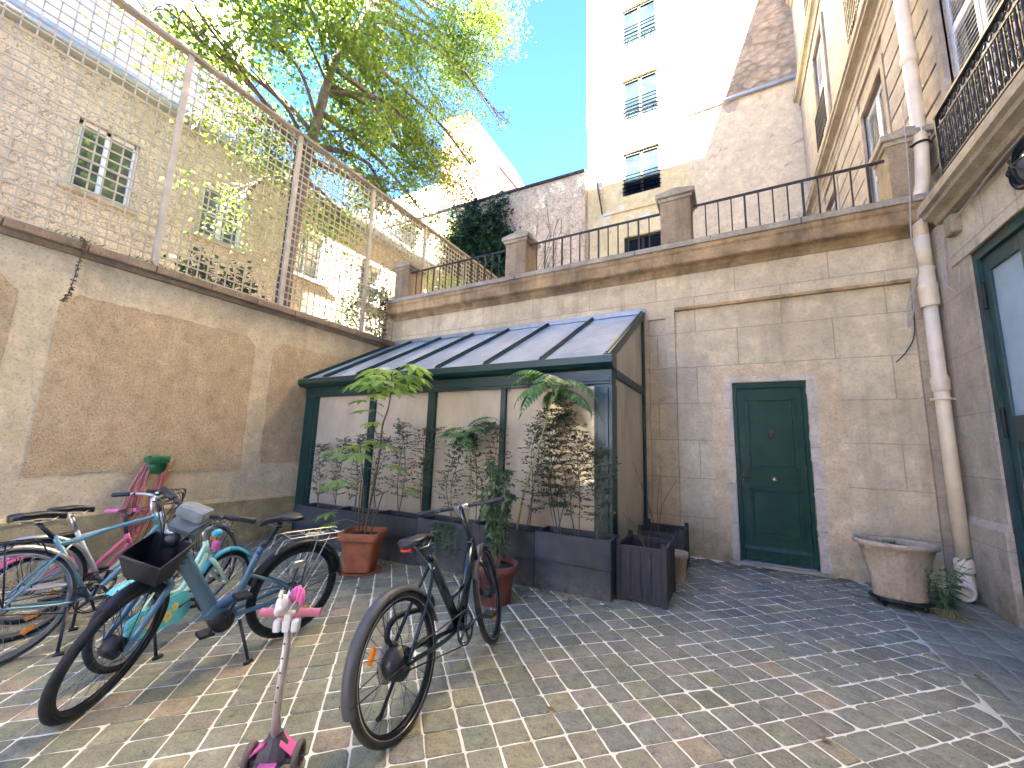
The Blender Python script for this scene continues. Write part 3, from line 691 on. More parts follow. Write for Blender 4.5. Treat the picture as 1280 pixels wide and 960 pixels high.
# ---- round caged lamp
lp,T=based('wall_lamp',(XR,4.28,3.62),'round black caged lamp above the carriage door, cut by the picture edge','lamp')
g=MB(T); g.ring((XR-.06,4.28,3.66),.17,.02,'x',28,8); g.ring((XR-.03,4.28,3.66),.17,.025,'x',28,8)
for a in range(0,180,45): g.tube([(XR-.06+-.07*math.sin(t*PI/8),4.28+.17*math.cos(R(a))*math.cos(t*PI/8),3.66+.17*math.sin(R(a))*math.cos(t*PI/8)) for t in range(9)],.006,5)
g.build('cage','iron',lp)
g=MB(T); g.sphere((XR-.03,4.28,3.66),.13,16,10,(.45,1,1)); g.build('globe','curtain_glass',lp)

# ---- building behind the yard: yellow front, masked on the right by bare masonry
yb,T=based('yellow_building',(-1,14.3,0),'tall pale yellow building with balconied windows rising behind the terrace','building')
YY=14.0; wins=[(z,z+1.8) for z in (7.35,10.8,14.0,17.3,20.6)]
g=MB(T); g.box((-4.65,YY,0),(-3.25,YY+.8,27)); g.box((-1.93,YY,0),(-.95,YY+.8,27)); zz=[0]+[q for w in wins for q in w]+[27]
for i in range(0,len(zz),2): g.box((-3.25,YY,zz[i]),(-1.93,YY+.8,zz[i+1]))
g.build('front_wall','yellow',yb)
g=MB(T); g.box((-.95,YY-.02,0),(3.2,YY+.8,13.3)); g.build('lower_party_wall','crackwall',yb)
g=MB(T)
g.box((-.95,YY+.1,13.3),(3.2,YY+.8,27)); g.build('upper_party_wall','rubble',yb)
g=MB(T); g.prism([(YY+.12,13.28),(YY-.14,13.28),(YY-.14,13.34),(YY+.12,13.62)],-.95,3.2,'x'); g.build('ledge','zinc',yb)
g=MB(T); g.prism([(-4.66,14.3),(-4.04,10.2),(-4.04,27),(-4.66,27)],YY-.14,YY+.02,'y'); g.build('chimney_strip','grey_wall',yb)
g=MB(T); g.tube([(-4.62,YY-.16,14.3),(-4.02,YY-.16,10.2)],.025,6); g.build('flashing','iron',yb)
for z0,z1 in wins:
    g=MB(T); g.box((-4.04,YY-.06,z0-.62),(-.95,YY+.01,z0-.52)); g.build('ledge','yellow' if z0<12 else 'white_render',yb)
    g=MB(T); x0,x1=-3.25,-1.93
    for a,b in ((x0,x0+.07),(x1-.07,x1),(-2.64,-2.54)): g.box((a,YY+.10,z0),(b,YY+.16,z1))
    g.box((x0,YY+.10,z1-.08),(x1,YY+.16,z1)); g.box((x0,YY+.10,z0),(x1,YY+.16,z0+.1)); w=g.build('window','far_frame',yb)
    g=MB(T); g.box((x0,YY+.16,z0),(x1,YY+.18,z1)); g.build('pane','far_glass',w)
    g=MB(T)
    for h in (.15,.32,.49,.66,.80): g.beam((x0-.04,YY-.03,z0+h),(x1+.04,YY-.03,z0+h),.022,.022)
    for k in range(7):
        x=x0+(x1-x0)*k/6; g.beam((x,YY-.03,z0),(x,YY-.03,z0+.35),.014,.014); g.ring((x+.1 if k<6 else x-.1,YY-.03,z0+.22),.06,.009,'y',10,4)
    g.build('guard_rail','far_iron',w)
# ---- flaking grey wall
gw,T=based('garden_wall',(-9,13.9,3.3),'high grey wall with flaking white patches behind the terrace, left of the yellow building','wall')
g=MB(T); g.prism([(-18,3),(-4.66,3),(-4.66,12.1),(-18,12.5)],13.7,14.5,'y'); g.build('wall_body','grey_wall',gw)
g=MB(T); g.prism([(-18,12.5),(-4.66,12.1),(-4.66,12.2),(-18,12.6)],13.62,14.56,'y'); g.build('coping','iron_rust',gw)
wh,T=based('white_building',(-22,22,0),'bright white building glimpsed behind the tree','building'); g=MB(T); g.box((-34,22,0),(-19.2,29,21.6)); g.build('wall','white_render',wh)
bk,T=based('brick_gable',(-16,22,0),'pinkish brick gable wall with a sloping edge behind the tree','building')
g=MB(T); g.prism([(-19.15,0),(-13.9,0),(-13.9,21.3),(-16.6,26.4),(-19.15,27)],21.8,29,'y'); g.build('wall','brick',bk)
g=MB(T); g.prism([(-13.88,21.2),(-13.8,21.3),(-16.55,26.5),(-16.62,26.4)],21.7,29,'y'); g.build('coping','zinc',bk)
# ---- house behind the trellis
hs,T=based('garden_house',(-12.3,4,3.3),'old house with vine scarred cream render behind the trellis','building')
XH=-12.0; hw_=[(2.10,3.12,6.5,8.1),(4.45,5.5,6.6,8.1),(6.95,8.0,6.6,8.1),(-.8,.2,6.5,8.1),(9.6,10.6,6.6,8.1),(4.45,5.5,3.6,5.4),(6.95,8.0,3.6,5.4)]
g=MB(T); g.box((XH-.5,-8,3),(XH-.25,13.5,9.3))
cuts=sorted({q for w in hw_ for q in w[:2]}); ed=[-8]+cuts+[13.5]
for i in range(len(ed)-1):
    a,b=ed[i],ed[i+1]; op=sorted([(w[2],w[3]) for w in hw_ if w[0]<=a+1e-6 and w[1]>=b-1e-6])
    z=3
    for (p,q) in op: g.box((XH-.25,a,z),(XH,b,p)); z=q
    g.box((XH-.25,a,z),(XH,b,9.3))
g.build('wall','old_facade',hs)
g=MB(T); g.prism([(XH+.05,9.3),(XH+.28,9.35),(XH+.28,9.45),(XH-.6,10.2),(XH-3.5,11.2),(XH-3.5,9.3)],-8,13.5,'y'); g.build('roof','zinc',hs)
g=MB(T); g.tube([(XH+.30,-8,9.36),(XH+.30,13.5,9.36)],.07,8); g.build('gutter','zinc',hs)
for (y0,y1,z0,z1) in hw_:
    g=MB(T); g.box((XH-.18,y0,z0),(XH-.12,y0+.08,z1)); g.box((XH-.18,y1-.08,z0),(XH-.12,y1,z1)); m_=(y0+y1)/2; g.box((XH-.18,m_-.05,z0),(XH-.12,m_+.05,z1)); g.box((XH-.18,y0,z1-.08),(XH-.12,y1,z1)); g.box((XH-.18,y0,z0),(XH-.12,y1,z0+.08)); g.box((XH-.17,y0,z0+.75),(XH-.13,y1,z0+.79))
    w=g.build('window','shutter',hs); g=MB(T); g.box((XH-.2,y0,z0),(XH-.18,y1,z1)); g.build('pane','dark_glass' if y0<4 else 'curtain_glass',w)
    g=MB(T); g.box((XH-.03,y0-.12,z0-.12),(XH+.12,y1+.12,z0)); g.build('sill','moulding',w)
# ---- unseen blocks added behind the camera to shade the yard
rr,T=based('shade_block',(-2,-14.9,0),'plain cream block added unseen behind the viewpoint to shade the yard','building')
g=MB(T); g.box((-4.4,-15.6,-.3),(1.4,-14.25,HR+2.4)); g.box((1.4,-15.6,-.3),(12,-14.25,HR)); g.build('wall','upper_stone',rr)
for z in (1.0,4.6,7.9,11.2,14.5,17.8):
    for x in (-3.8,-1.5,.8):
        g=MB(T); g.box((x,-14.26,z),(x+.07,-14.2,z+1.9)); g.box((x+1.03,-14.26,z),(x+1.1,-14.2,z+1.9)); g.box((x+.5,-14.26,z),(x+.6,-14.2,z+1.9)); g.box((x,-14.26,z+1.82),(x+1.1,-14.2,z+1.9)); g.box((x,-14.26,z),(x+1.1,-14.2,z+.08)); w=g.build('window','white_paint',rr)
        g=MB(T); g.box((x,-14.262,z),(x+1.1,-14.235,z+1.9)); g.build('pane','dark_glass',w)

lr,T=based('shade_block',(-12,-14.9,3.3),'second cream block added unseen behind the viewpoint to shade the old house','building')  # added to keep sun off the old house, leaving a gap for the tree
g=MB(T); g.box((-20,-15.6,3),(-7.3,-14.25,29.5)); g.build('wall','upper_stone',lr)
cb,T=based('cream_building',(-18.5,-2,0),'bright cream building rising above the roof of the old house behind the trellis','building')
g=MB(T); g.box((-19,-12,0),(-18,7.6,19.5)); g.build('wall','white_render',cb); g=MB(T); g.box((-19.1,-12,19.5),(-17.7,7.7,19.8)); g.build('cornice','zinc',cb)
# ---- trellis screen on the left wall
ts,T=based('trellis_screen',(XL,5,3.52),'tall weathered white trellis screen standing on the left boundary wall','trellis')
ZT0,ZT1=3.53,6.66; posts=[.35+1.65*i for i in range(-3,7)]
for i,y in enumerate(posts):
    g=MB(T); g.beam((XL,y,ZT0),(XL,y,ZT1),.07,.065,(0,1,0)); g.build('post','trellis',ts)
    if i<len(posts)-1:
        y1=posts[i+1]; g=MB(T); n=14; s=(y1-y)/n
        for k in range(1,n): g.beam((XL-.008,y+s*k,ZT0+.02),(XL-.008,y+s*k,ZT1-.02),.014,.019)
        m=26; sz=(ZT1-ZT0)/m
        for k in range(0,m): g.beam((XL+.004,y+.04,ZT0+.03+sz*k),(XL+.004,y1-.04,ZT0+.03+sz*k),.014,.019)
        g.build('lattice_panel','trellis',ts)
g=MB(T); g.box((XL-.05,posts[0],ZT1),(XL+.055,posts[-1]+.04,ZT1+.05),.005); g.build('top_rail','trellis_rail',ts)
g=MB(T); g.box((XL-.09,3.62,3.53),(XL-.05,3.73,6.6)); g.build('brace_post','iron_rust',ts)
# ================================================================== CONSERVATORY
cv,T=based('conservatory',(-3.8,5.2,0),'dark green lean-to conservatory with sloping glass roof against the back wall','conservatory')
x0,x1=XL+.05,-1.13; yf0,yf1=4.28,4.36; yw=YB-.05
def fr(boxes,name='frame',m='green_alu',bev=.004):
    g=MB(T)
    for a,b in boxes: g.box(a,b,bev)
    return g.build(name,m,cv)
fr([((x0,4.26,-.15),(x0+.30,4.38,2.10))],'post'); fr([((x0+.06,4.245,.1),(x0+.24,4.262,2.06))],'post')
fr([((-1.33,4.26,-.03),(x1,4.46,2.10))],'post'); fr([((-1.29,4.245,.1),(-1.17,4.262,2.06))],'post')
for xm,w in ((-4.80,.11),(-3.64,.13),(-2.50,.07)): fr([((xm-w/2,4.27,-.1),(xm+w/2,4.37,2.10))],'mullion')
fr([((x0,4.25,2.10),(x1,4.42,2.26)),((x0+.05,4.235,2.13),(x1-.02,4.255,2.18))],'head_beam')
fr([((x0,4.27,-.12),(x1,4.37,.12))],'base_rail')
fr([((x1-.08,yw-.10,-.1),(x1,yw,3.42))],'post'); fr([((x1-.07,4.46,2.20),(x1-.005,yw-.1,2.30))],'side_rail'); fr([((x1-.07,4.46,-.02),(x1-.005,yw-.1,.10))],'side_rail')
g=MB(T); g.prism([(4.30,2.25),(4.14,2.27),(4.10,2.31),(4.10,2.385),(4.12,2.395),(4.16,2.385),(4.30,2.40)],x0-.03,x1+.04,'x'); g.build('gutter','green_alu',cv)
zr0,zr1=2.40,3.47
def rz(y): return zr0+(zr1-zr0)*(y-4.2)/(yw-4.2)
for i,xr_ in enumerate((-1.165,-1.945,-2.73,-3.51,-4.29,-5.08,-5.86,-6.38)):
    g=MB(T); h=.11 if i==0 else .05
    g.beam((xr_,4.17,rz(4.17)+.01-(h/2-.025)),(xr_,yw,rz(yw)+.01-(h/2-.025)),.065 if i==0 else .05,h); g.beam((xr_,4.17,rz(4.17)+.045),(xr_,yw,rz(yw)+.045),.022,.03); g.build('glazing_bar','green_alu',cv)
g=MB(T); g.box((x0,yw-.03,zr1+.0),(x1+.02,YB+.0,zr1+.075)); g.build('ridge_flashing','zinc',cv)
for i in range(7):
    a=(-1.165,-1.945,-2.73,-3.51,-4.29,-5.08,-5.86,-6.38); g=MB(T); xa,xb=a[i+1]+.02,a[i]-.02
    g.add([(xa,4.16,rz(4.16)+.005),(xb,4.16,rz(4.16)+.005),(xb,yw,rz(yw)+.005),(xa,yw,rz(yw)+.005),(xa,4.16,rz(4.16)-.007),(xb,4.16,rz(4.16)-.007),(xb,yw,rz(yw)-.007),(xa,yw,rz(yw)-.007)],[(0,1,2,3),(7,6,5,4),(0,4,5,1),(2,6,7,3),(1,5,6,2),(0,3,7,4)]); g.build('roof_pane','roof_glass',cv)
xm=[x0+.30,-4.855,-4.745,-3.705,-3.575,-2.535,-2.465,-1.33]
for i in range(0,8,2):
    g=MB(T); g.box((xm[i],4.315,.12),(xm[i+1],4.323,2.10)); g.build('pane','con_glass',cv)
g=MB(T); g.box((x1-.04,4.46,.10),(x1-.032,yw-.1,2.20)); g.build('side_pane','side_glass',cv)
g=MB(T); g.prism([(4.46,2.30),(yw-.1,2.30),(yw-.1,rz(yw-.1)-.06),(4.46,rz(4.46)-.06)],x1-.04,x1-.032,'x'); g.build('side_pane','side_glass',cv)
g=MB(T); g.box((x0-.02,YB-.075,-.1),(x1-.1,YB-.052,3.38)); g.box((x0-.01,4.4,-.2),(x0+.012,yw-.04,2.5)); g.build('lining','inside_wall',cv)
g=MB(T); g.box((x0,4.38,.02),(x1-.1,yw-.03,.06)); g.build('floor_slab','threshold',cv)
g=MB(T); 
for a,b,z0 in ((x0+.34,-4.86,.12),(-4.74,-3.72,.12)):
    g.box((a,4.50,z0),(b,4.505,2.08))
g.build('blind','blind',cv)
g=MB(T); g.box((-1.9,4.9,.06),(-1.35,5.4,.62),.02); g.box((-3.4,5.0,.06),(-2.5,5.6,.75),.02); g.build('inner_cupboard','white_paint',cv)

# ================================================================== PLANTERS
pb=[-1.055,-1.845,-2.635,-3.425,-4.215,-5.005,-5.795]
pl_labels=['anthracite trough planter at the right end of the row, next to the wooden box',
 'anthracite trough planter behind the front wheel of the black bicycle, second from the right',
 'anthracite trough planter with small leaves spilling over its front, third from the right',
 'anthracite trough planter behind the orange square terracotta pot, on its right',
 'anthracite trough planter behind the orange square terracotta pot, on its left',
 'anthracite trough planter near the left green post of the conservatory']
PLT=[]
for i in range(6):
    xb,xa=pb[i]-.006,pb[i+1]+.006; z=gz((xa+xb)/2); y0,y1=3.90,4.23; H_=.545
    p,T=based('planter',((xa+xb)/2,(y0+y1)/2,z),pl_labels[i],'planter','anthracite planters in front of the conservatory')
    g=MB(T); t=.022
    for (a,b) in (((xa,y0,z+.005),(xb,y0+t,z+.27)),((xa,y1-t,z+.005),(xb,y1,z+.27)),((xa,y0+t,z+.005),(xa+t,y1-t,z+.27)),((xb-t,y0+t,z+.005),(xb,y1-t,z+.27)),((xa+t,y0+t,z+.01),(xb-t,y1-t,z+.03))): g.box(a,b)
    g.build('lower_box','planter',p)
    g=MB(T); e=.003
    for (a,b) in (((xa-e,y0-e,z+.275),(xb+e,y0+t,z+H_)),((xa-e,y1-t,z+.275),(xb+e,y1+e,z+H_)),((xa-e,y0+t,z+.275),(xa+t,y1-t,z+H_)),((xb-t,y0+t,z+.275),(xb+e,y1-t,z+H_))): g.box(a,b)
    g.build('upper_box','planter',p)
    g=MB(T); g.box((xa+t,y0+t,z+.3),(xb-t,y1-t,z+H_-.05)); g.build('soil','soil',p); PLT.append((xa,xb,z+H_-.05))

# ---- dark wooden boxes
def wooden_box(cx,cy,wx,wy,h,rz,label):
    p=empty('wooden_planter',(cx,cy,gz(cx)),label,'planter',rz,'black wooden planters by the conservatory corner')
    for sx in (-1,1):
        for sy in (-1,1):
            g=MB(); a,b=sx*wx/2,sy*wy/2; g.box((a-sx*.045,b-sy*.045,0),(a,b,h+.045),.004); g.build('corner_post','dark_wood',p)
    def side(x0,x1,y,axis):
        g=MB(); n=max(3,int((x1-x0)/.09)); s=(x1-x0)/n
        for k in range(n):
            a,b=x0+s*k+.0015,x0+s*(k+1)-.0015; j=random.uniform(-.002,.002)
            lo,hi=(y-.009+j,y+.009+j)
            if axis=='x': g.box((a,lo,.045),(b,hi,h-.03),.002)
            else: g.box((lo,a,.045),(hi,b,h-.03),.002)
        g.build('board_panel','dark_wood',p)
        for z0,z1 in ((.02,.065),(h-.045,h)):
            g=MB()
            if axis=='x': g.box((x0,y-.016,z0),(x1,y+.016,z1),.003)
            else: g.box((y-.016,x0,z0),(y+.016,x1,z1),.003)
            g.build('rail','dark_wood',p)
    side(-wx/2+.045,wx/2-.045,-wy/2+.022,'x'); side(-wx/2+.045,wx/2-.045,wy/2-.022,'x'); side(-wy/2+.045,wy/2-.045,-wx/2+.022,'y'); side(-wy/2+.045,wy/2-.045,wx/2-.022,'y')
    g=MB(); g.box((-wx/2+.032,-wy/2+.032,.06),(wx/2-.032,wy/2-.032,h-.14)); g.build('soil','soil',p); return p
wooden_box(-.815,4.31,.46,.56,.50,0,'weathered black wooden planter box standing in front, beside the grey troughs')
wooden_box(-.80,5.36,.50,.60,.47,0,'black wooden planter box behind the front one, against the wall')
# small pot
pt=empty('flower_pot',(-.60,5.0-.05,0),'small weathered terracotta pot tucked between the two black wooden boxes','flower pot')
g=MB(); g.lathe([(0,.005),(.06,.005),(.068,.02),(.092,.25),(.104,.252),(.108,.31),(.095,.312),(.088,.28),(0,.28)],n=24); g.build('pot','terracotta_pale',pt)
g=MB(); g.lathe([(0,0),(.085,0),(.095,.02),(.088,.022),(.08,.008),(0,.008)],n=24); g.build('saucer','terracotta_pale',pt)

# ---- leaves helpers -------------------------------------------------------
def frame_from(d,up=(0,0,1)):
    d=V(d).normalized(); u=V(up)
    if abs(d.dot(u))>.95: u=V((1,0,0))
    s=d.cross(u).normalized(); n=s.cross(d).normalized(); return d,s,n
def leaf(g,p,d,L,W,droop=.15,roll=0):
    d,s,n=frame_from(d)
    if roll: s,n=s*math.cos(roll)+n*math.sin(roll),n*math.cos(roll)-s*math.sin(roll)
    p=V(p); pts=[p,p+d*L*.35+s*W/2-n*L*.02,p+d*L*.35-s*W/2-n*L*.02,p+d*L-n*L*droop,p+d*L*.4+n*W*.06]
    g.add(pts,[(0,1,4),(0,4,2),(1,3,4),(2,4,3)])
def palmate(g,p,d,L,lobes=7,droop=.35):
    """deeply lobed leaf: a fan of pointed lobes round the petiole end, every lobe folded and drooping"""
    d,s,n=frame_from(d); p=V(p)
    for k in range(lobes):
        a=R(-125+250*k/(lobes-1)); l=L*(.55+.45*math.cos(a*.62))
        dd=d*math.cos(a)+s*math.sin(a); ss=dd.cross(n)
        prof=[(0,.015),(.25,.075),(.45,.10),(.6,.17),(.72,.10),(.85,.08),(1,.0)]
        L1=[];L2=[];C_=[]
        for t,w in prof:
            c=p+dd*l*t-n*(droop*l*t*t); C_.append(c+n*w*l*.18); L1.append(c+ss*w*l*1.25); L2.append(c-ss*w*l*1.25)
        m=len(prof); vs=C_+L1+L2; fs=[]
        for i in range(m-1): fs+= [(i,i+1,m+i+1,m+i),(i,2*m+i,2*m+i+1,i+1)]
        g.add(vs,fs)
def curve(pts,n=6):
    P=[V(p) for p in pts]; out=[]
    for i in range(len(P)-1):
        p0,p1,p2,p3=P[max(i-1,0)],P[i],P[i+1],P[min(i+2,len(P)-1)]
        for k in range(n):
            t=k/n; out.append(.5*((2*p1)+(-p0+p2)*t+(2*p0-5*p1+4*p2-p3)*t*t+(-p0+3*p1-3*p2+p3)*t*t*t))
    out.append(P[-1]); return out

# ---- orange square pot with the big leaved plant
zb=gz(-3.8)
pA=empty('terracotta_pot',(-3.80,3.42,zb),'orange square terracotta pot on a saucer holding the tall large leaved plant','flower pot',R(28))
def sq(w,z,r=.3,n=8):
    out=[]
    for q,(sx,sy) in enumerate(((1,1),(-1,1),(-1,-1),(1,-1))):
        for k in range(n):
            th=(q+k/(n-1))*PI/2; rr_=w*r; out.append((sx*(w-rr_)+rr_*math.cos(th),sy*(w-rr_)+rr_*math.sin(th),z))
    return out
def loft(g,rings,cap0=True,cap1=True):
    m=len(rings[0]); vs=[p for r_ in rings for p in r_]; fs=[]
    for i in range(len(rings)-1):
        for k in range(m): l=(k+1)%m; fs.append((i*m+k,i*m+l,(i+1)*m+l,(i+1)*m+k))
    if cap0: fs.append(list(range(m))[::-1])
    if cap1: fs.append([(len(rings)-1)*m+k for k in range(m)])
    g.add(vs,fs,False)
g=MB(); loft(g,[sq(.145,.03),sq(.15,.05),sq(.195,.355),sq(.215,.36),sq(.228,.38),sq(.232,.42),sq(.224,.452),sq(.20,.455),sq(.19,.41),sq(.18,.40)]); g.build('pot','terracotta',pA)
g=MB(); g.lathe([(0,0),(.20,0),(.232,.03),(.22,.034),(.19,.012),(0,.012)],n=36); g.build('saucer','terracotta',pA)
g=MB(); loft(g,[sq(.178,.395),sq(.178,.402)]); g.build('soil','soil',pA)
base=V((-3.80,3.42,zb+.40)); 
pl=empty('palmate_plant',base,'tall plant with big bright palmate leaves growing in the orange square pot','plant')
rnd=random.Random(11)
stems=[[(.02,0,0),(.05,.03,.45),(.10,.05,.9),(.13,.03,1.25),(.22,.02,1.5),(.26,.0,1.86)],
       [(-.04,.02,0),(-.06,.0,.5),(-.12,-.02,.85),(-.14,-.05,1.05)],
       [(.0,-.06,0),(-.02,-.08,.3),(.0,-.1,.62)],[(.06,.05,0),(.16,.04,.32),(.2,.06,.5)]]
g=MB(); 
for i,st in enumerate(stems):
    c=curve(st,5); r0=.013 if i==0 else .009; g.tube(c,[r0*(1-.45*k/len(c)) for k in range(len(c))],7)
g.build('stem','stem',pl)
gl=MB(); gp=MB()
def add_pal(tip,ang,elev,plen,L,lobes=7):
    tip=V(tip); d=V((math.cos(ang)*math.cos(elev),math.sin(ang)*math.cos(elev),math.sin(elev)))
    e=tip+d*plen; mid=tip+d*plen*.5+V((0,0,plen*.12)); e2=e-V((0,0,plen*.05))
    gp.tube([tip,mid,e2],[.0045,.0035,.003],5); palmate(gl,e2,V((d.x,d.y,-.15)),L,lobes,rnd.uniform(.2,.45))
top=stems[0][-1]
for k in range(14):
    a=2*PI*k/14+rnd.uniform(-.2,.2); add_pal((top[0],top[1],top[2]-.015*k),a,rnd.uniform(.0,.65),rnd.uniform(.16,.36),rnd.uniform(.23,.31))
add_pal(top,1.0,1.2,.08,.13)
for k in range(4): a=rnd.uniform(0,6.3); add_pal((.13,.03,1.25+.12*k),a,.25,.28,.19)
t2=stems[1][-1]
for k in range(6): a=2*PI*k/6+.4; add_pal((t2[0],t2[1],t2[2]-.03*k),a,rnd.uniform(-.1,.4),rnd.uniform(.16,.34),rnd.uniform(.19,.25))
for tip,a,e,pn,L in (((-.06,0,.52),3.6,.05,.45,.2),((-.06,0,.3),3.9,-.1,.35,.2),((0,-.1,.6),4.4,.2,.26,.19),((0,-.1,.55),3.0,0,.3,.2),((.2,.06,.5),.6,.15,.3,.18),((-.05,0,.12),3.9,.1,.33,.19),((.0,0,.75),.3,.2,.35,.18)): add_pal(tip,a,e,pn,L)
gp.build('petioles','greenstem',pl); gl.build('leaves','papaya_leaf',pl,fixn=False)

# ---- round dark terracotta pot with broad leaved bush
zb=gz(-1.95)
pB=empty('terracotta_pot',(-2.00,3.38,zb),'round reddish terracotta pot behind the front wheel of the black bicycle','flower pot')
g=MB(); g.lathe([(0,.0),(.14,.0),(.15,.02),(.185,.27),(.20,.272),(.218,.28),(.222,.34),(.205,.345),(.19,.30),(.0,.295)],n=36); g.build('pot','terracotta_dark',pB)
g=MB(); g.lathe([(0,.28),(.19,.285),(.188,.305),(0,.31)],n=24); g.build('soil','soil',pB)
bb=empty('leafy_bush',(-2.00,3.40,zb+.30),'bush with hanging glossy leaves growing in the round reddish pot','plant')
g=MB(); gl=MB(); rnd=random.Random(4)
for k in range(16):
    a=rnd.uniform(0,6.3); h=rnd.uniform(.4,1.0); r_=rnd.uniform(.05,.22); bx=-.22
    c=curve([(rnd.uniform(-.05,.05),rnd.uniform(-.05,.05),0),(bx*.35+r_*.4*math.cos(a),.1+r_*.4*math.sin(a),h*.5),(bx+r_*math.cos(a),.28+r_*math.sin(a)*.6,h)],8)
    g.tube(c,[.007*(1-.6*i/len(c)) for i in range(len(c))],5)
    for i in range(5,len(c)):
        for q in range(5):
            d=V((rnd.uniform(-1,1),rnd.uniform(-1,1),rnd.uniform(-1.4,-.1))); leaf(gl,c[i]+V((rnd.uniform(-.04,.04),rnd.uniform(-.04,.04),0)),d,rnd.uniform(.06,.10),rnd.uniform(.025,.042),.2,rnd.uniform(-1,1))
g.build('stem','stem',bb); gl.build('leaves','gloss_leaf',bb,fixn=False)

# ---- pinnate frond plants in the troughs
def frond(g,gs,p,d,L,n=13,droop=.6,lw=.03):
    d=V(d).normalized(); pts=[]; v=d.copy(); q=V(p)
    for i in range(n+1):
        pts.append(q.copy()); q=q+v*(L/n); v=(v+V((0,0,-droop/n*1.6))).normalized()
    gs.tube(pts,[.0035*(1-.7*i/n)+.0006 for i in range(n+1)],5)
    for i in range(2,n+1):
        t=i/n; dd=(pts[i]-pts[i-1]).normalized(); s=dd.cross(V((0,0,1))).normalized(); l=L*.30*math.sin(PI*min(1,.18+t*.78))
        for sg in (-1,1): leaf(g,pts[i],(s*sg+dd*.45+V((0,0,-.35))),l,l*.36,.2,sg*.2)
    leaf(g,pts[-1],v,L*.15,lw,.2)
def sumac(loc,label,trunk,nf,L,seed):
    rnd=random.Random(seed); p=empty('frond_plant',loc,label,'plant'); g=MB(); gl=MB()
    c=curve(trunk,6); g.tube(c,[.012*(1-.5*i/len(c)) for i in range(len(c))],6)
    top=c[-1]
    for k in range(nf):
        a=2*PI*k/nf+rnd.uniform(-.25,.25); e=rnd.uniform(.1,.9); frond(gl,g,top-V((0,0,rnd.uniform(0,.14))),(math.cos(a)*math.cos(e),math.sin(a)*math.cos(e),math.sin(e)),L*rnd.uniform(.8,1.1),13,rnd.uniform(.8,1.6))
    g.build('stem','greenstem',p); gl.build('leaves','frond',p,fixn=False)
sumac((-2.12,4.02,.49),'tall feathery plant with long drooping fronds before the rightmost large pane',[(0,0,0),(.10,-.02,.45),(.28,-.05,.95),(.40,-.04,1.45),(.42,-.02,1.62)],13,.62,3)
sumac((-2.78,4.03,.47),'shorter feathery plant with drooping fronds before the third pane',[(0,0,0),(.02,0,.5),(-.02,0,.9),(-.04,-.02,1.12)],11,.46,8)
# thin leaning branch
# ---- slender shrubs in the troughs
shr=[(-1.25,.95,'slender small leaved shrub at the right corner post, rooted in the right end trough'),(-1.45,1.1,'slender small leaved shrub in the right end trough, second from its right end'),
(-1.66,1.45,'densest dark twiggy shrub in the right end trough'),(-1.98,1.2,'slender shrub standing left of the seam between the two right troughs'),
(-2.38,1.35,'slender small leaved shrub just right of the thin mullion'),(-2.66,1.2,'slender shrub behind the bush with hanging leaves'),
(-3.05,1.1,'slender shrub in the middle of the third pane'),(-3.5,1.25,'slender shrub at the wide third mullion'),
(-3.9,1.35,'slender shrub behind the top of the palmate plant'),(-4.3,1.2,'slender shrub right of the second mullion'),
(-4.7,1.15,'slender shrub in front of the second mullion'),(-5.1,1.1,'slender shrub in the leftmost pane'),(-5.55,1.05,'slender shrub by the left green post')]
for i,(x,h,lab) in enumerate(shr):
    rnd=random.Random(40+i); z=gz(x)+.49; s_=empty('slender_shrub',(x,4.06,z),lab,'shrub',0,'slender shrubs in the grey troughs'); g=MB(); gl=MB()
    for q in range(2 if i!=2 else 5):
        c=curve([(rnd.uniform(-.05,.05),0,0),(rnd.uniform(-.1,.1),rnd.uniform(-.05,.05),h*.4),(rnd.uniform(-.15,.15),rnd.uniform(-.06,.06),h*.75),(rnd.uniform(-.18,.18),rnd.uniform(-.06,.06),h*rnd.uniform(.85,1.05))],7)
        g.tube(c,[.006*(1-.7*k/len(c)) for k in range(len(c))],5)
        for k in range(4,len(c)-1):
            for w in range(3 if i!=2 else 5):
                a=rnd.uniform(0,6.3); L=rnd.uniform(.08,.20)*(1.1-.4*k/len(c)); d=V((math.cos(a),math.sin(a)*.5,rnd.uniform(.0,.45))).normalized(); e=c[k]+d*L
                g.tube([c[k],c[k]+d*L*.5+V((0,0,.01)),e],[.002,.0015,.001],4,cap=False)
                for t in range(6):
                    f=.3+.14*t; leaf(gl,c[k]+d*L*f,V((rnd.uniform(-1,1),rnd.uniform(-1,.6),rnd.uniform(-.6,.5)))+d*.6,rnd.uniform(.024,.045),rnd.uniform(.013,.021),.1,rnd.uniform(-1,1))
    g.build('stem','stem',s_); gl.build('leaves','shrub_leaf',s_,fixn=False)
# spilling leaves in third trough
sp_=empty('trailing_plant',(-2.95,3.93,.44),'pale trailing plant spilling over the front of a grey trough','plant'); g=MB(); gl=MB(); rnd=random.Random(9)
for k in range(9):
    x=rnd.uniform(-.22,.22); c=curve([(x,0,0),(x+rnd.uniform(-.03,.03),-.055,.03),(x+rnd.uniform(-.06,.06),-.075,-.08),(x+rnd.uniform(-.08,.08),-.075,rnd.uniform(-.3,-.15))],4); g.tube(c,.002,4)
    for q in c[3:]:
        for t in range(2): leaf(gl,q,V((rnd.uniform(-1,1),rnd.uniform(-1,-.2),rnd.uniform(-.8,.3))),rnd.uniform(.035,.055),.028,.2,rnd.uniform(-1,1))
g.build('stem','greenstem',sp_); gl.build('leaves','gloss_leaf',sp_,fixn=False)
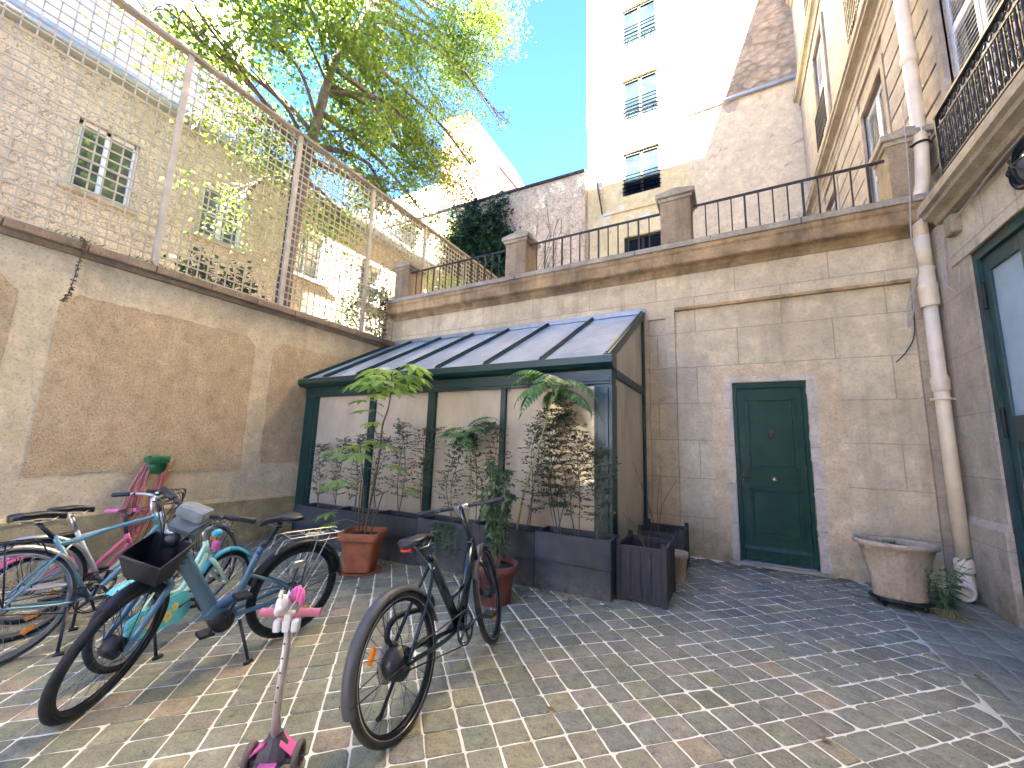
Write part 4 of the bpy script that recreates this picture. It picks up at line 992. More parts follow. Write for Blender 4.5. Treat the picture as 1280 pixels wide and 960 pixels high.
# bare twigs in wooden boxes
for (x,y,z,hh,lab,sd) in ((-.80,4.36,.36,.42,'leafless twig sticking out of the front wooden box',1),(-.86,5.3,.33,1.0,'bare thin branches rising from the rear wooden box',2)):
    rnd=random.Random(sd); t_=empty('bare_twig',(x,y,z),lab,'plant'); g=MB()
    for q in range(3):
        a=rnd.uniform(-.3,.3); c=curve([(0,0,0),(a*.3-.03,0,hh*.4),(a-.05,rnd.uniform(-.05,.05),hh*rnd.uniform(.7,1))],5); g.tube(c,[.005*(1-.7*k/len(c)) for k in range(len(c))],5)
    g.build('stem','stem',t_)

# ---- big oval pot on a castered stand
po=empty('oval_pot',(1.33,5.42,0),'large pale oval terracotta pot with bare soil, beside the green door','flower pot',R(4))
g=MB(); g.lathe([(0,.085),(.20,.085),(.205,.10),(.212,.20),(.235,.34),(.262,.47),(.29,.545),(.318,.555),(.328,.575),(.318,.598),(.292,.60),(.28,.575),(.262,.52),(.0,.51)],n=48,sx=1.0,sy=.72); g.build('pot','terracotta_pale',po)
g=MB(); g.lathe([(0,.52),(.265,.525),(.262,.545),(.1,.552),(0,.55)],n=40,sy=.72); g.build('soil','soil',po)
g=MB(); rnd=random.Random(2)
for k in range(24):
    leaf(g,(rnd.uniform(-.13,.02),rnd.uniform(-.08,.08),.55),(rnd.uniform(-1,1),rnd.uniform(-1,1),rnd.uniform(.4,1.5)),rnd.uniform(.04,.09),.03,.2)
g.build('weeds','gloss_leaf',po,fixn=False)
pst=empty('plant_stand',(1.33,5.42,0),'round black plant stand on castors under the oval terracotta pot','plant stand')
g=MB(); g.lathe([(0,.062),(.235,.062),(.24,.07),(.24,.083),(0,.083)],n=40,sy=.75); g.build('tray','iron',pst)
for a in (40,140,220,320):
    x,y=.19*math.cos(R(a)),.14*math.sin(R(a)); g=MB(); g.lathe([(0,-.012),(.02,-.012),(.024,0),(.02,.012),(0,.012)],(x,y,.026),14,axis='y'); g.box((x-.01,y-.016,.03),(x+.01,y+.016,.064)); g.build('castor','iron',pst)
wd=empty('weed',(1.60,5.27,.02),'green self sown weed growing beside the oval pot and the drainpipe','plant'); g=MB(); gs=MB(); rnd=random.Random(12)
for k in range(13):
    a=rnd.uniform(0,6.3); h=rnd.uniform(.25,.55); frond(g,gs,(rnd.uniform(-.04,.04),rnd.uniform(-.04,.04),0),(.22*math.cos(a),.22*math.sin(a),1.2),h,9,.8)
gs.build('stem','greenstem',wd); g.build('leaves','gloss_leaf',wd,fixn=False)

# ================================================================== HOSE
hb=empty('garden_hose',(-6.36,2.32,.2),'faded red garden hose hung in long loops on a green wall holder behind the bicycles','hose')
g=MB(); rnd=random.Random(6)
for k in range(18):
    w=.06+.016*(k%5)+rnd.uniform(-.012,.015); d=.72+rnd.uniform(-.12,.12); x=.02+.012*(k//5)+.02*rnd.random(); sh=-.10*rnd.random()-.04
    pts=[]
    for i in range(28):
        t=2*PI*i/28; s_=math.sin(t); c=math.cos(t)
        z=.80+.05*c if c>0 else .80+d*c; y=(w*(1 if c>0 else 1+.6*abs(c)))*s_+(sh*abs(min(0,c)))*1.6
        pts.append((x+(.05*abs(min(0,c))),y,z))
    g.tube(pts,.0105,6,closed=True)
g.build('hose_loops','hose',hb)
g=MB(); g.lathe([(.0,-.02),(.09,-.02),(.09,.10),(.0,.10)],(.0,0,.80),20,axis='x'); g.prism([(-.10,.84),(.10,.84),(.095,.90),(.04,.93),(-.04,.93),(-.10,.90)],-.06,.13,'x'); g.box((.09,-.10,.86),(.14,.10,.93),.015); g.build('holder','hose_green',hb)
# ================================================================== BICYCLES
def rot_about(p,c,ax,a): return c+Matrix.Rotation(a,3,ax)@(p-c)
class Bike:
    def __init__(s,name,label,rear,heading,lean,r,wb,HB,HT,steer,group='bicycles parked in the yard'):
        s.root=empty(name,rear,label,'bicycle',heading,group); s.root.rotation_euler=(-R(lean),0,heading)
        s.r=r; s.wb=wb; s.HB=V(HB); s.HT=V(HT); ax=(s.HT-s.HB).normalized()
        s.S=lambda p:rot_about(V(p),s.HB,ax,R(steer)); s.ax=ax
    def wheel(s,front,tw=.045,tyre='rubber',rim='rim_black',spokes=28,hub=.025,hubw=.05,hubmat=None,refl=None,stripe=None,rimw=.018):
        r=s.r; c=V((s.wb if front else 0,0,r)); T=s.S if front else None
        g=MB(T); ro=r-tw*.5
        g.ring(c,ro,tw*.5,'y',56,10); w=g.build('tyre',tyre)
        g=MB(T); rr=r-tw*.95; g.ring(c,rr,rimw*.55,'y',56,6,flat=(.7,1.6) if False else None)
        g.lathe([(rr-.012,-rimw*.6),(rr+.004,-rimw),(rr+.004,rimw),(rr-.012,rimw*.6)],c,56,axis='y')
        rimo=g.build('front_wheel' if front else 'rear_wheel',rim,s.root); w.parent=rimo
        g=MB(T)
        for k in range(spokes):
            a=2*PI*k/spokes; b=a+(.55 if k%4<2 else -.55); sy=hubw*.45*(1 if k%2 else -1)
            g.tube([c+V((rr*math.cos(a),0,rr*math.sin(a))),c+V((hub*.9*math.cos(b),sy,hub*.9*math.sin(b)))],.0012,4,cap=False)
        g.build('spokes','steel' if rim!='rim_black' else 'dark_steel',rimo)
        g=MB(T); g.lathe([(0,-hubw/2-.02),(.008,-hubw/2-.02),(.008,-hubw/2),(hub,-hubw/2),(hub*1.06,0),(hub,hubw/2),(.008,hubw/2),(.008,hubw/2+.02),(0,hubw/2+.02)],c,24,axis='y'); g.build('hub',hubmat or 'dark_steel',rimo)
        if stripe:
            g=MB(T)
            for sy in (-1,1): g.ring(c+V((0,sy*tw*.40,0)),r-tw*.80,.0035,'y',56,4)
            g.build('reflective_stripe',stripe,rimo)
        for a in refl or ():
            g=MB(T); q=c+V((rr*.72*math.cos(R(a)),0,rr*.72*math.sin(R(a)))); t=V((-math.sin(R(a)),0,math.cos(R(a)))); u=V((math.cos(R(a)),0,math.sin(R(a))))
            g.beam(q-t*.035,q+t*.035,.016,.022,u); g.build('reflector','orange_ref',rimo)
        return rimo
    def guard(s,front,R_,a0,a1,w,m,name=None,t=.004,n=30):
        T=s.S if front else None; c=V((s.wb if front else 0,0,s.r)); g=MB(T); vs=[];fs=[]; K=[(-.5,-.020),(-.42,-.004),(-.2,.004),(0,.006),(.2,.004),(.42,-.004),(.5,-.020)]
        for i in range(n+1):
            a=R(a0+(a1-a0)*i/n)
            for off in (0,-t):
                for (y,dz) in K: rr=R_+dz+off; vs.append(c+V((rr*math.cos(a),y*w,rr*math.sin(a))))
        k=len(K)
        for i in range(n):
            A=i*2*k; B=(i+1)*2*k
            for j in range(k-1): fs.append((A+j,A+j+1,B+j+1,B+j)); fs.append((A+k+j,B+k+j,B+k+j+1,A+k+j+1))
            fs.append((A,B,B+k,A+k)); fs.append((A+k-1,A+2*k-1,B+2*k-1,B+k-1))
        g.add(vs,fs,True); o=g.build(name or ('front_mudguard' if front else 'rear_mudguard'),m,s.root)
        g=MB(T)
        for a in ((a0+a1)/2,a1-8 if not front else a0+8):
            for sy in (-1,1): g.tube([c+V((0,sy*.055,0)),c+V((R_*math.cos(R(a)),sy*w*.5,R_*math.sin(R(a))))],.0028,5)
        g.build('stay','dark_steel',o); return o
    def saddle(s,x,z,L=.27,W=.145,tilt=0,m='saddle',post='dark_steel',st=None,pr=.0135):
        g=MB(); prof=[(-.5,.55),(-.46,.82),(-.35,1),(-.18,.92),(0,.55),(.2,.30),(.4,.22),(.49,.17),(.5,.08)]
        vs=[];fs=[];k=10
        for t,wf in prof:
            cx=x+t*L; w=W/2*wf; top=z+.012*math.cos(t*5)+(.012 if t<-.2 else 0)+tilt*t
            for j in range(k):
                a=2*PI*j/k; yy=w*math.cos(a); zz=(.016 if math.sin(a)>0 else .034)*math.sin(a); vs.append((cx,yy,top+zz-(.010*(abs(yy)/(W/2))**2)*0))
        m_=len(prof)
        for i in range(m_-1):
            for j in range(k): l=(j+1)%k; fs.append((i*k+j,i*k+l,(i+1)*k+l,(i+1)*k+j))
        fs.append(list(range(k))[::-1]); fs.append([(m_-1)*k+j for j in range(k)]); g.add(vs,fs,True); sd=g.build('saddle',m,s.root)
        g=MB()
        for sy in (-1,1): g.tube([(x-.1,sy*.03,z-.015),(x-.06,sy*.022,z-.045),(x+.05,sy*.022,z-.045),(x+.1,sy*.012,z-.015)],.0035,5)
        g.build('rails','steel',sd)
        if st: g=MB(); g.tube([st,(x,0,z-.05)],pr,10); g.lathe([(.018,-.02),(.018,.012)],(x,0,z-.045),10); g.build('seat_post',post,s.root)
        return sd
    def frame(s,tubes,m,name='frame'):
        g=MB()
        for t in tubes:
            pts,r=t[0],t[1]; fl=t[2] if len(t)>2 else None
            c=curve(pts,6) if len(pts)>2 else pts
            rr=r if not hasattr(r,'__len__') else [r[0]+(r[1]-r[0])*i/(len(c)-1) for i in range(len(c))]
            g.tube(c,rr,12,flat=fl)
        return g.build(name,m,s.root)
    def fork(s,m,w=.055,rake=True,crown=.70,tr=.014,susp=None):
        g=MB(s.S); cz=s.HB-s.ax*.01; f=V((s.wb,0,s.r))
        g.tube([s.HB+s.ax*.0,s.HB-s.ax*.03],.022,12)
        for sy in (-1,1):
            top=s.HB-s.ax*.03+V((0,sy*.008,0)); k=s.HB-s.ax*.055+V((.004,sy*w,0)); 
            e_=f+V((0,sy*w,0)); g.tube([top,top.lerp(k,.6),k,k.lerp(e_,.3),k.lerp(e_,.65)+V((-.006,0,0)),e_],[.017,.018,.018,.016,tr,tr*.8],9)
        o=g.build('fork',m,s.root)
        if susp:
            g=MB(s.S)
            for sy in (-1,1):
                k=s.HB-s.ax*.055+V((.004,sy*w,0)); e=f+V((0,sy*w,0)); g.tube([k,k+(e-k)*.42],.016,10)
            g.build('stanchion',susp,o)
        return o
    def bars(s,stem_top,width,sweep,rise,m='black_plastic',r=.0125,gripm='black_plastic',fwd=.04,gl=.12,cables=4,seed=0,stem_m=None,levers=True):
        st=V(stem_top); g=MB(s.S); g.tube([s.HT-s.ax*.02,s.HT+s.ax*.03,st],.016,10); sm=g.build('stem',stem_m or m,s.root)
        c=st+V((fwd,0,0)); h=width/2
        pts=[c+V((-sweep,-h,rise)),c+V((-sweep*.45,-h*.62,rise)),c+V((0,-h*.3,rise*.6)),c+V((0,-.03,0)),c+V((0,.03,0)),c+V((0,h*.3,rise*.6)),c+V((-sweep*.45,h*.62,rise)),c+V((-sweep,h,rise))]
        g=MB(s.S); g.tube([st,c],.016,8); g.tube(curve(pts,5),r,9); hb=g.build('handlebar',m,s.root)
        for sy in (-1,1):
            e=c+V((-sweep,sy*h,rise)); q=c+V((-sweep*.45,sy*h*.62,rise)); d=(e-q).normalized()
            g=MB(s.S); g.tube([e-d*gl,e-d*gl*.9,e-d*gl*.5,e-d*.01,e],[.015,.0175,.016,.0185,.016],12); g.build('grip',gripm,hb)
            if levers:
                g=MB(s.S); b=e-d*(gl+.03); g.box(tuple(b-V((.015,.012,.012))),tuple(b+V((.025,.012,.008))),.004); g.tube(curve([b+V((.02,0,-.005)),b+V((.045,sy*.04,-.02)),b+V((.04,sy*.11,-.03))],4),.006,6,flat=(1,.6)); g.build('brake_lever','dark_steel',hb)
        rnd=random.Random(seed)
        if cables:
            g=MB(s.S)
            for k in range(cables):
                sy=1 if k%2 else -1; b=c+V((0,sy*h*.55,rise)); end=s.HB+V((.03,sy*.02,-.02+.03*k))
                f_=.07+rnd.uniform(0,.07); g.tube(curve([b,b+V((f_,-sy*.02,.015)),b+V((f_+.03,-sy*h*.3,-.08)),end+V((.05,sy*.01,.08)),end],5),.003,5)
            g.build('cables','black_plastic',hb)
        return hb,c
    def crank(s,bb,R_=.09,a=20,belt=True,L=.165,side=-1,mat_='dark_steel',guard=None,teeth_plain=True):
        bb=V(bb); g=MB(); y=side*.045
        g.ring(bb+V((0,y,0)),R_,.005,'y',36,6); g.ring(bb+V((0,y,0)),R_*.86,.003,'y',30,5)
        for k in range(5):
            t=2*PI*k/5; g.beam(bb+V((0,y,0)),bb+V((R_*math.cos(t),y,R_*math.sin(t))),.016,.006,(0,1,0))
        g.lathe([(.0,-.06),(.02,-.06),(.02,.06),(.0,.06)],bb,16,axis='y'); cr=g.build('chainring',mat_,s.root)
        for sg,ys in ((1,side),(-1,-side)):
            d=V((math.cos(R(a)),0,math.sin(R(a))))*sg; p0=bb+V((0,ys*.065,0)); p1=p0+d*L+V((0,ys*.015,0))
            g=MB(); g.tube([p0-d*.015,p0+d*L*.5,p1],[.014,.010,.010],8,flat=(1,.7)); g.build('crank_arm','dark_steel',cr)
            g=MB(); g.box(tuple(p1+V((-.045,ys*.01 if ys>0 else ys*.01-.085,-.012))),tuple(p1+V((.045,ys*.01+.085 if ys>0 else ys*.01,.012))),.005); g.build('pedal','black_plastic',cr)
        g=MB(); hub=V((0,y,s.r)); rr=.035
        for sg in (-1,1): g.tube([bb+V((0,y,sg*R_)),hub+V((0,0,sg*rr))],.004,5)
        g.ring(hub,rr,.005,'y',20,5); g.build('chain','dark_steel',s.root); return cr
    def stand(s,x,z,side=1,L=None,spread=.16):
        g=MB(); lean=abs(s.root.rotation_euler[0]); foot=V((x-.04,side*spread,max(.0,.012-spread*math.tan(lean)*0)));
        # solve the foot height so that it touches the ground under the lean
        fz=-foot.y*math.tan(s.root.rotation_euler[0])*1.0; foot.z=fz+.012
        g.tube([(x,side*.05,z),foot],.010,8); g.tube([foot+V((-.02,0,0)),foot+V((.03,side*.015,0))],.012,8); return g.build('kickstand','black_plastic',s.root)
    def rack(s,x0,x1,z,m='steel',w=.12,slope=.03):
        g=MB(); zz=lambda x:z+slope*(x-x0)
        for sy in (-1,1):
            g.tube(curve([(x1,sy*w*.35,zz(x1)-.10),(x1-.03,sy*w*.42,zz(x1)-.03),(x1-.08,sy*w*.5,zz(x1)),(x0+.02,sy*w*.5,zz(x0)),(x0-.02,sy*w*.3,zz(x0))],4),.005,6)
            g.tube([(0,sy*.065,s.r+.01),(x0+.10,sy*w*.5,zz(x0))],.0045,6); g.tube([(0,sy*.065,s.r+.01),(x0+.20,sy*w*.5,zz(x0))],.0045,6)
            g.tube(curve([(x0+.02,sy*(w*.5+.012),zz(x0)-.035),(x0+.2,sy*(w*.5+.012),zz(x0)-.035),(x0+.24,sy*(w*.5+.005),zz(x0))],3),.004,6)
        for k in range(4): x=x0+.03+(x1-x0-.12)*k/3; g.tube([(x,-w*.5,zz(x)),(x,w*.5,zz(x))],.0045,6)
        g.tube([(x0+.03,0,zz(x0)),(x1-.08,0,zz(x1))],.004,6)
        return g.build('rear_rack',m,s.root)

# ---- black bicycle in the foreground ------------------------------------
h=math.atan2(1.08,-.12)
b=Bike('black_bicycle','near-black city bicycle with flat handlebar standing in the foreground, back wheel nearest',(-1.455,1.64,.006),h,8.5,.322,1.06,(.865,0,.61),(.815,0,.745),14)
b.wheel(False,.042,'grey_rubber','rim_black',32,.072,.07,'dark_steel',(150,),'steel'); b.wheel(True,.042,'grey_rubber','rim_black',28,.03,.06,'dark_steel',(-60,),'steel')
b.guard(False,.342,12,192,.062,'fendgrey'); b.guard(True,.342,52,150,.058,'fendgrey')
BB=(.595,0,.265)
b.frame([([(.825,0,.745),(.865,0,.61)],.028),([(.84,0,.71),BB],.034,(.9,1.2)),([BB,(.335,0,.725)],.026,(.85,1.3)),([(.335,0,.725),(.30,0,.74)],.018),
  ([(.33,.018,.68),(.20,.05,.53),(0,.062,.322)],.010),([(.33,-.018,.68),(.20,-.05,.53),(0,-.062,.322)],.010),([BB,(.35,.05,.285),(0,.062,.322)],.012),([BB,(.35,-.05,.285),(0,-.062,.322)],.012),
  ([(.495,0,.44),(.70,0,.49)],.013),([BB,(.60,0,.29)],.036)],'bikeA')
g=MB(); g.beam((.55,-.001,.452),(.66,-.001,.482),.029,.008,(0,1,0)); g.build('frame_decal','steel',b.root)
b.fork('bikeA',.05); b.saddle(.235,.855,.27,.15,st=(.32,0,.72))
g=MB(); g.box((.10,-.035,.812),(.125,.035,.832),.005); g.build('rear_light','red_ref',b.root)
b.bars((.715,0,.97),.62,.03,.005,'black_plastic',.0125,fwd=.03,cables=2,stem_m='bikeA'); b.crank(BB,.095,8); b.stand(.10,.30,1,spread=.17)
g=MB(b.S); g.tube([(.735,-.05,.97),(.735,.05,.97)],.018,10); g.build('handlebar_clamp','steel',b.root)
g=MB(); g.tube(curve([(.36,.04,.52),(.42,.07,.44),(.30,.085,.46),(.10,.08,.49),(.0,.06,.44),(.03,.03,.34),(.02,-.03,.32)],6),.016,8); g.build('chain_lock','black_plastic',b.root)
g=MB(); g.ring((.0,.052,.322),.09,.003,'y',28,5); g.lathe([(.03,.04),(.085,.045),(.088,.05),(.03,.056)],(0,0,.322),24,axis='y'); g.build('brake_disc','steel',b.root)

# ---- blue electric bicycle ----------------------------------------------
h=math.atan2(-1.18,-.09)
b=Bike('blue_bicycle','matt blue low step electric bicycle with a black front basket, leaning on its kickstand',(-2.97,2.03,gz(-2.97)+.008),h,8,.332,1.02,(.81,0,.66),(.75,0,.83),40)
b.wheel(False,.050,'rubber','rim_black',32,.03,.06,'dark_steel',(-120,)); b.wheel(True,.048,'rubber','rim_black',28,.05,.075,'black_plastic')
b.guard(False,.364,20,175,.066,'black_plastic'); b.guard(True,.364,60,140,.066,'black_plastic')
BB=(.46,0,.295)
b.frame([([(.75,0,.83),(.81,0,.66)],.030),([(.778,0,.765),(.68,0,.60),(.58,0,.43),(.54,0,.345)],[.036,.038],(.75,1.15)),([(.56,0,.36),(.46,0,.30),(.40,0,.31)],.048,(.8,1)),
  ([(.44,0,.30),(.38,0,.46),(.315,0,.66)],.022),([(.315,0,.66),(.30,0,.70)],.021),([(.35,.02,.53),(.2,.055,.46),(0,.07,.332)],.011),([(.35,-.02,.53),(.2,-.055,.46),(0,-.07,.332)],.011),
  ([(.40,.03,.29),(.2,.06,.315),(0,.07,.332)],.014),([(.40,-.03,.29),(.2,-.06,.315),(0,-.07,.332)],.014),([(.555,0,.36),(.48,.0,.375),(.40,0,.41)],.026)],'bikeB')
g=MB(); g.lathe([(0,-.055),(.062,-.055),(.068,0),(.062,.055),(0,.055)],(.475,0,.275),20,axis='y'); g.build('motor','black_plastic',b.root)
b.fork('bikeB',.062,tr=.017); b.saddle(.205,.885,.28,.19,m='saddle',st=(.30,0,.68)); b.rack(-.27,.22,.735,'steel',.13,.02)
b.bars((.705,0,1.0),.60,.10,.02,'black_plastic',.0125,fwd=.05,gl=.15,cables=6,seed=3); b.crank(BB,.075,-80); b.stand(.38,.26,1,spread=.18)
g=MB(); g.ring((.06,.075,.50),.045,.010,'y',24,8,a0=-.5,a1=3.9); g.box((.02,.06,.53),(.10,.09,.58),.01); g.build('frame_lock','steel',b.root)
# grey covered display and bag on the bars
g=MB(b.S); g.box((.71,-.085,.97),(.83,.085,1.05),.03); g.prism([(.73,1.0),(.845,.93),(.81,.88),(.71,.95)],-.08,.08,'y'); g.build('handlebar_cover','grey_fabric',b.root)
g=MB(b.S); g.lathe([(0,0),(.035,.0),(.04,.03),(.03,.05),(0,.05)],(.86,0,.88),16,axis='x'); g.build('headlight','dark_steel',b.root)
# basket
X0,X1,W0,W1,Z0,Z1=.90,1.05,.085,.11,.70,.84
g=MB(b.S)
for s_ in (-1,1): g.add([(X0,s_*W0,Z0),(X1-.03,s_*W0,Z0),(X1+.03,s_*W1,Z1),(X0-.03,s_*W1,Z1+.05)],[(0,1,2,3)]); 
g.add([(X1-.03,-W0,Z0),(X1-.03,W0,Z0),(X1+.03,W1,Z1),(X1+.03,-W1,Z1)],[(0,1,2,3)]); g.add([(X0,-W0,Z0),(X1-.03,-W0,Z0),(X1-.03,W0,Z0),(X0,W0,Z0)],[(0,1,2,3)]); g.add([(X0,-W0,Z0),(X0,W0,Z0),(X0-.03,W1,Z1+.05),(X0-.03,-W1,Z1+.05)],[(0,1,2,3)])
bk_=g.build('basket','black_plastic',b.root,fixn=True); sm=bk_.modifiers.new('thick','SOLIDIFY'); sm.thickness=.006
g=MB(b.S); rim=[(X0-.03,-W1,Z1+.05),(X0-.03,W1,Z1+.05),(X1+.03,W1,Z1),(X1+.03,-W1,Z1)]; g.tube(rim,.007,8,closed=True)
g.tube(curve([(.80,-.04,.80),(.86,-.07,.76),(X0,-.1,Z0+.05)],3),.007,6); g.tube(curve([(.80,.04,.80),(.86,.07,.76),(X0,.1,Z0+.05)],3),.007,6); g.build('rim','dark_steel',bk_)
g=MB(b.S)
for k in range(6):
    t=k/5; g.tube(curve([(X0-.03,W1*(1-.1*t),Z1+.05-.2*t),(X0-.06-.01*t,W1*.7,Z1+.02-.2*t),(X0-.075,0,Z1+.0-.2*t),(X0-.06,-W1*.7,Z1+.02-.2*t),(X0-.03,-W1*(1-.1*t),Z1+.05-.2*t)],4),.003,5)
g.build('cage','iron',bk_)

# ---- teal city bicycle ---------------------------------------------------
h=math.atan2(1.2,-.05)
b=Bike('teal_bicycle','light teal city bicycle with silver mudguards and rear rack at the left edge',(-4.13,.84,gz(-4.13)+.008),h,3,.35,1.12,(.80,0,.71),(.74,0,.84),6)
b.wheel(False,.036,'grey_rubber','rim_silver',32,.03,.06,'steel',(-50,130),'white_plastic'); b.wheel(True,.036,'grey_rubber','rim_silver',32,.022,.06,'steel',(60,))
b.guard(False,.372,25,190,.05,'rim_silver'); b.guard(True,.372,40,160,.05,'rim_silver')
BB=(.42,0,.285)
b.frame([([(.74,0,.84),(.80,0,.71)],.021),([(.75,0,.81),(.5,0,.76),(.33,0,.71),(.215,0,.69)],.016),([(.785,0,.745),(.62,0,.50),BB],.019),([BB,(.19,0,.755)],.016),([(.25,0,.62),(.62,0,.50)],.0) if False else ([(.235,.015,.64),(.10,.05,.48),(0,.058,.35)],.008),([(.235,-.015,.64),(.10,-.05,.48),(0,-.058,.35)],.008),([BB,(.25,.05,.30),(0,.058,.35)],.009),([BB,(.25,-.05,.30),(0,-.058,.35)],.009),
  ([(.30,0,.53),(.12,.03,.45),(0,.058,.36)],.008)],'bikeC')
b.fork('bikeC',.05); b.saddle(.10,.905,.27,.16,st=(.19,0,.74)); b.rack(-.24,.16,.745,'iron',.12,.0)
g=MB(); g.box((-.30,-.045,.69),(-.265,.045,.75),.008); g.build('rear_light','red_ref',b.root)
b.bars((.72,0,.96),.58,.16,.04,'steel',.011,fwd=.03,cables=5,seed=5); b.crank(BB,.09,-8); b.stand(.30,.27,-1,spread=.14)
# ---- off white bicycle behind -------------------------------------------
b=Bike('white_bicycle','off-white city bicycle with silver seat post standing behind the teal one',(-4.58,1.02,gz(-4.58)+.008),R(93),2,.345,1.10,(.82,0,.66),(.77,0,.79),-8)
b.wheel(False,.038,'rubber','rim_silver',30,.03,.06,'steel',(-70,)); b.wheel(True,.038,'rubber','rim_silver',30,.022,.06,'steel')
b.guard(False,.368,20,185,.05,'rim_silver'); b.guard(True,.368,40,160,.05,'rim_silver')
BB=(.43,0,.285)
b.frame([([(.77,0,.79),(.82,0,.66)],.021),([(.78,0,.76),(.26,0,.66)],.017),([(.81,0,.68),BB],.024),([BB,(.235,0,.71)],.016),([(.25,.015,.66),(0,.058,.345)],.008),([(.25,-.015,.66),(0,-.058,.345)],.008),([BB,(0,.058,.345)],.009),([BB,(0,-.058,.345)],.009)],'bikeD')
b.fork('bikeD',.05,susp='steel'); b.saddle(.19,.885,.26,.15,st=(.235,0,.70),post='steel'); b.bars((.74,0,.92),.60,.05,.03,'black_plastic',.0125,fwd=.05,cables=6,seed=8); b.crank(BB,.085,40); b.stand(.30,.27,-1,spread=.14)
# ---- pink child's bicycle ------------------------------------------------
b=Bike('pink_bicycle','small pink child bicycle with black saddle between the wall and the teal bicycle',(-4.98,1.14,gz(-4.98)+.008),R(90),3,.25,.84,(.60,0,.47),(.56,0,.58),10)
b.wheel(False,.04,'rubber','rim_silver',20,.02,.05,'steel',(-30,)); b.wheel(True,.04,'rubber','rim_silver',20,.018,.05,'steel'); b.guard(False,.272,20,170,.05,'bikeE'); b.guard(True,.272,40,150,.05,'bikeE')
BB=(.32,0,.235)
b.frame([([(.56,0,.58),(.60,0,.47)],.019),([(.57,0,.55),(.40,0,.36),BB],.018),([(.59,0,.49),(.44,0,.30),BB],.016),([BB,(.20,0,.50)],.015),([(.22,.01,.44),(0,.05,.25)],.007),([(.22,-.01,.44),(0,-.05,.25)],.007),([BB,(0,.05,.25)],.008),([BB,(0,-.05,.25)],.008)],'bikeE')
b.fork('bikeE',.045); b.saddle(.17,.63,.22,.14,st=(.20,0,.48),post='steel'); b.bars((.54,0,.74),.46,.06,.05,'black_plastic',.011,fwd=.02,cables=2,gripm='pink_plastic'); b.crank(BB,.06,60,L=.11); b.stand(.24,.23,1,spread=.10)
g=MB(); g.box((.02,-.06,.51),(.14,.06,.53),.008); g.tube(curve([(-.16,.05,.50),(-.05,.07,.55),(.1,.06,.53)],4),.014,8); g.tube(curve([(-.16,-.05,.50),(-.05,-.07,.55),(.1,-.06,.53)],4),.014,8); g.tube([(-.16,-.05,.50),(-.16,.05,.50)],.014,8); g.build('doll_seat','pink_plastic',b.root)
# ---- mint child's bicycle -------------------------------------------------
P0=V((-3.42,1.24,gz(-3.42)+.008)); h=math.atan2(.78,-.43)
b=Bike('mint_bicycle','mint green child bicycle with turquoise chain guard half hidden behind the blue bicycle',P0,h,4,.245,.86,(.68,0,.50),(.64,0,.62),-15)
b.wheel(False,.045,'rubber','rim_silver',20,.02,.05,'steel'); b.wheel(True,.045,'rubber','rim_silver',20,.018,.05,'steel'); b.guard(False,.27,70,120,.055,'cyan_plastic'); b.guard(True,.27,30,150,.055,'cyan_plastic')
BB=(.35,0,.235)
b.frame([([(.64,0,.62),(.68,0,.50)],.020),([(.65,0,.59),(.50,0,.40),(.40,0,.32),(.24,0,.36)],.017),([(.67,0,.52),(.52,0,.33),BB],.017),([BB,(.20,0,.47)],.016),([(.22,.01,.42),(0,.05,.245)],.008),([(.22,-.01,.42),(0,-.05,.245)],.008),([BB,(0,.05,.245)],.009),([BB,(0,-.05,.245)],.009)],'bikeF')
b.fork('bikeF',.05); b.saddle(.17,.56,.23,.15,st=(.20,0,.45),post='steel'); b.bars((.61,0,.72),.50,.08,.05,'steel',.011,fwd=.02,cables=2,gripm='black_plastic'); b.crank(BB,.06,10,L=.11); b.stand(.16,.22,-1,spread=.12)
g=MB(); g.prism([(-.07,.175),(.0,.155),(.36,.135),(.43,.17),(.45,.235),(.42,.31),(.36,.335),(.02,.315),(-.06,.29)],-.072,-.060,'y'); cg=g.build('chain_guard','cyan_plastic',b.root)
rnd=random.Random(1)
for m_,n_ in (('papaya_leaf',0),):
    pass
g=MB(); PK=plain('pink_print',(.75,.35,.35),.4)
for (x,z,r_) in ((.10,.22,.035),(.17,.26,.030),(.24,.21,.038),(.30,.25,.028),(.05,.26,.022)):
    for k in range(5): a=2*PI*k/5+x*9; g.lathe([(0,0),(r_*.5,0)],(x+r_*.55*math.cos(a),-.0735-.0004*k,z+r_*.55*math.sin(a)),10,axis='y')
    g2=MB(); g2.lathe([(0,0),(r_*.35,0)],(x,-.0765,z),10,axis='y'); g2.build('printed_flower_centre',PK,cg)
fl=g.build('printed_flowers',plain('yellow_print',(.75,.62,.15),.4),cg)
g=MB(b.S); g.box((.72,-.035,.52),(.76,.035,.60),.02); g.build('pink_badge','pink_plastic',b.root)
g=MB(b.S); g.lathe([(0,0),(.02,.0),(.032,.03),(.03,.06),(0,.065)],(.70,0,.66),14,axis='x'); g.build('headlight','cyan_plastic',b.root)

# ================================================================== SCOOTER
so=empty('kick_scooter',(-1.762,1.207,.008),'small pink and grey three wheeled child scooter with a unicorn on the handlebar','scooter',R(90+35))
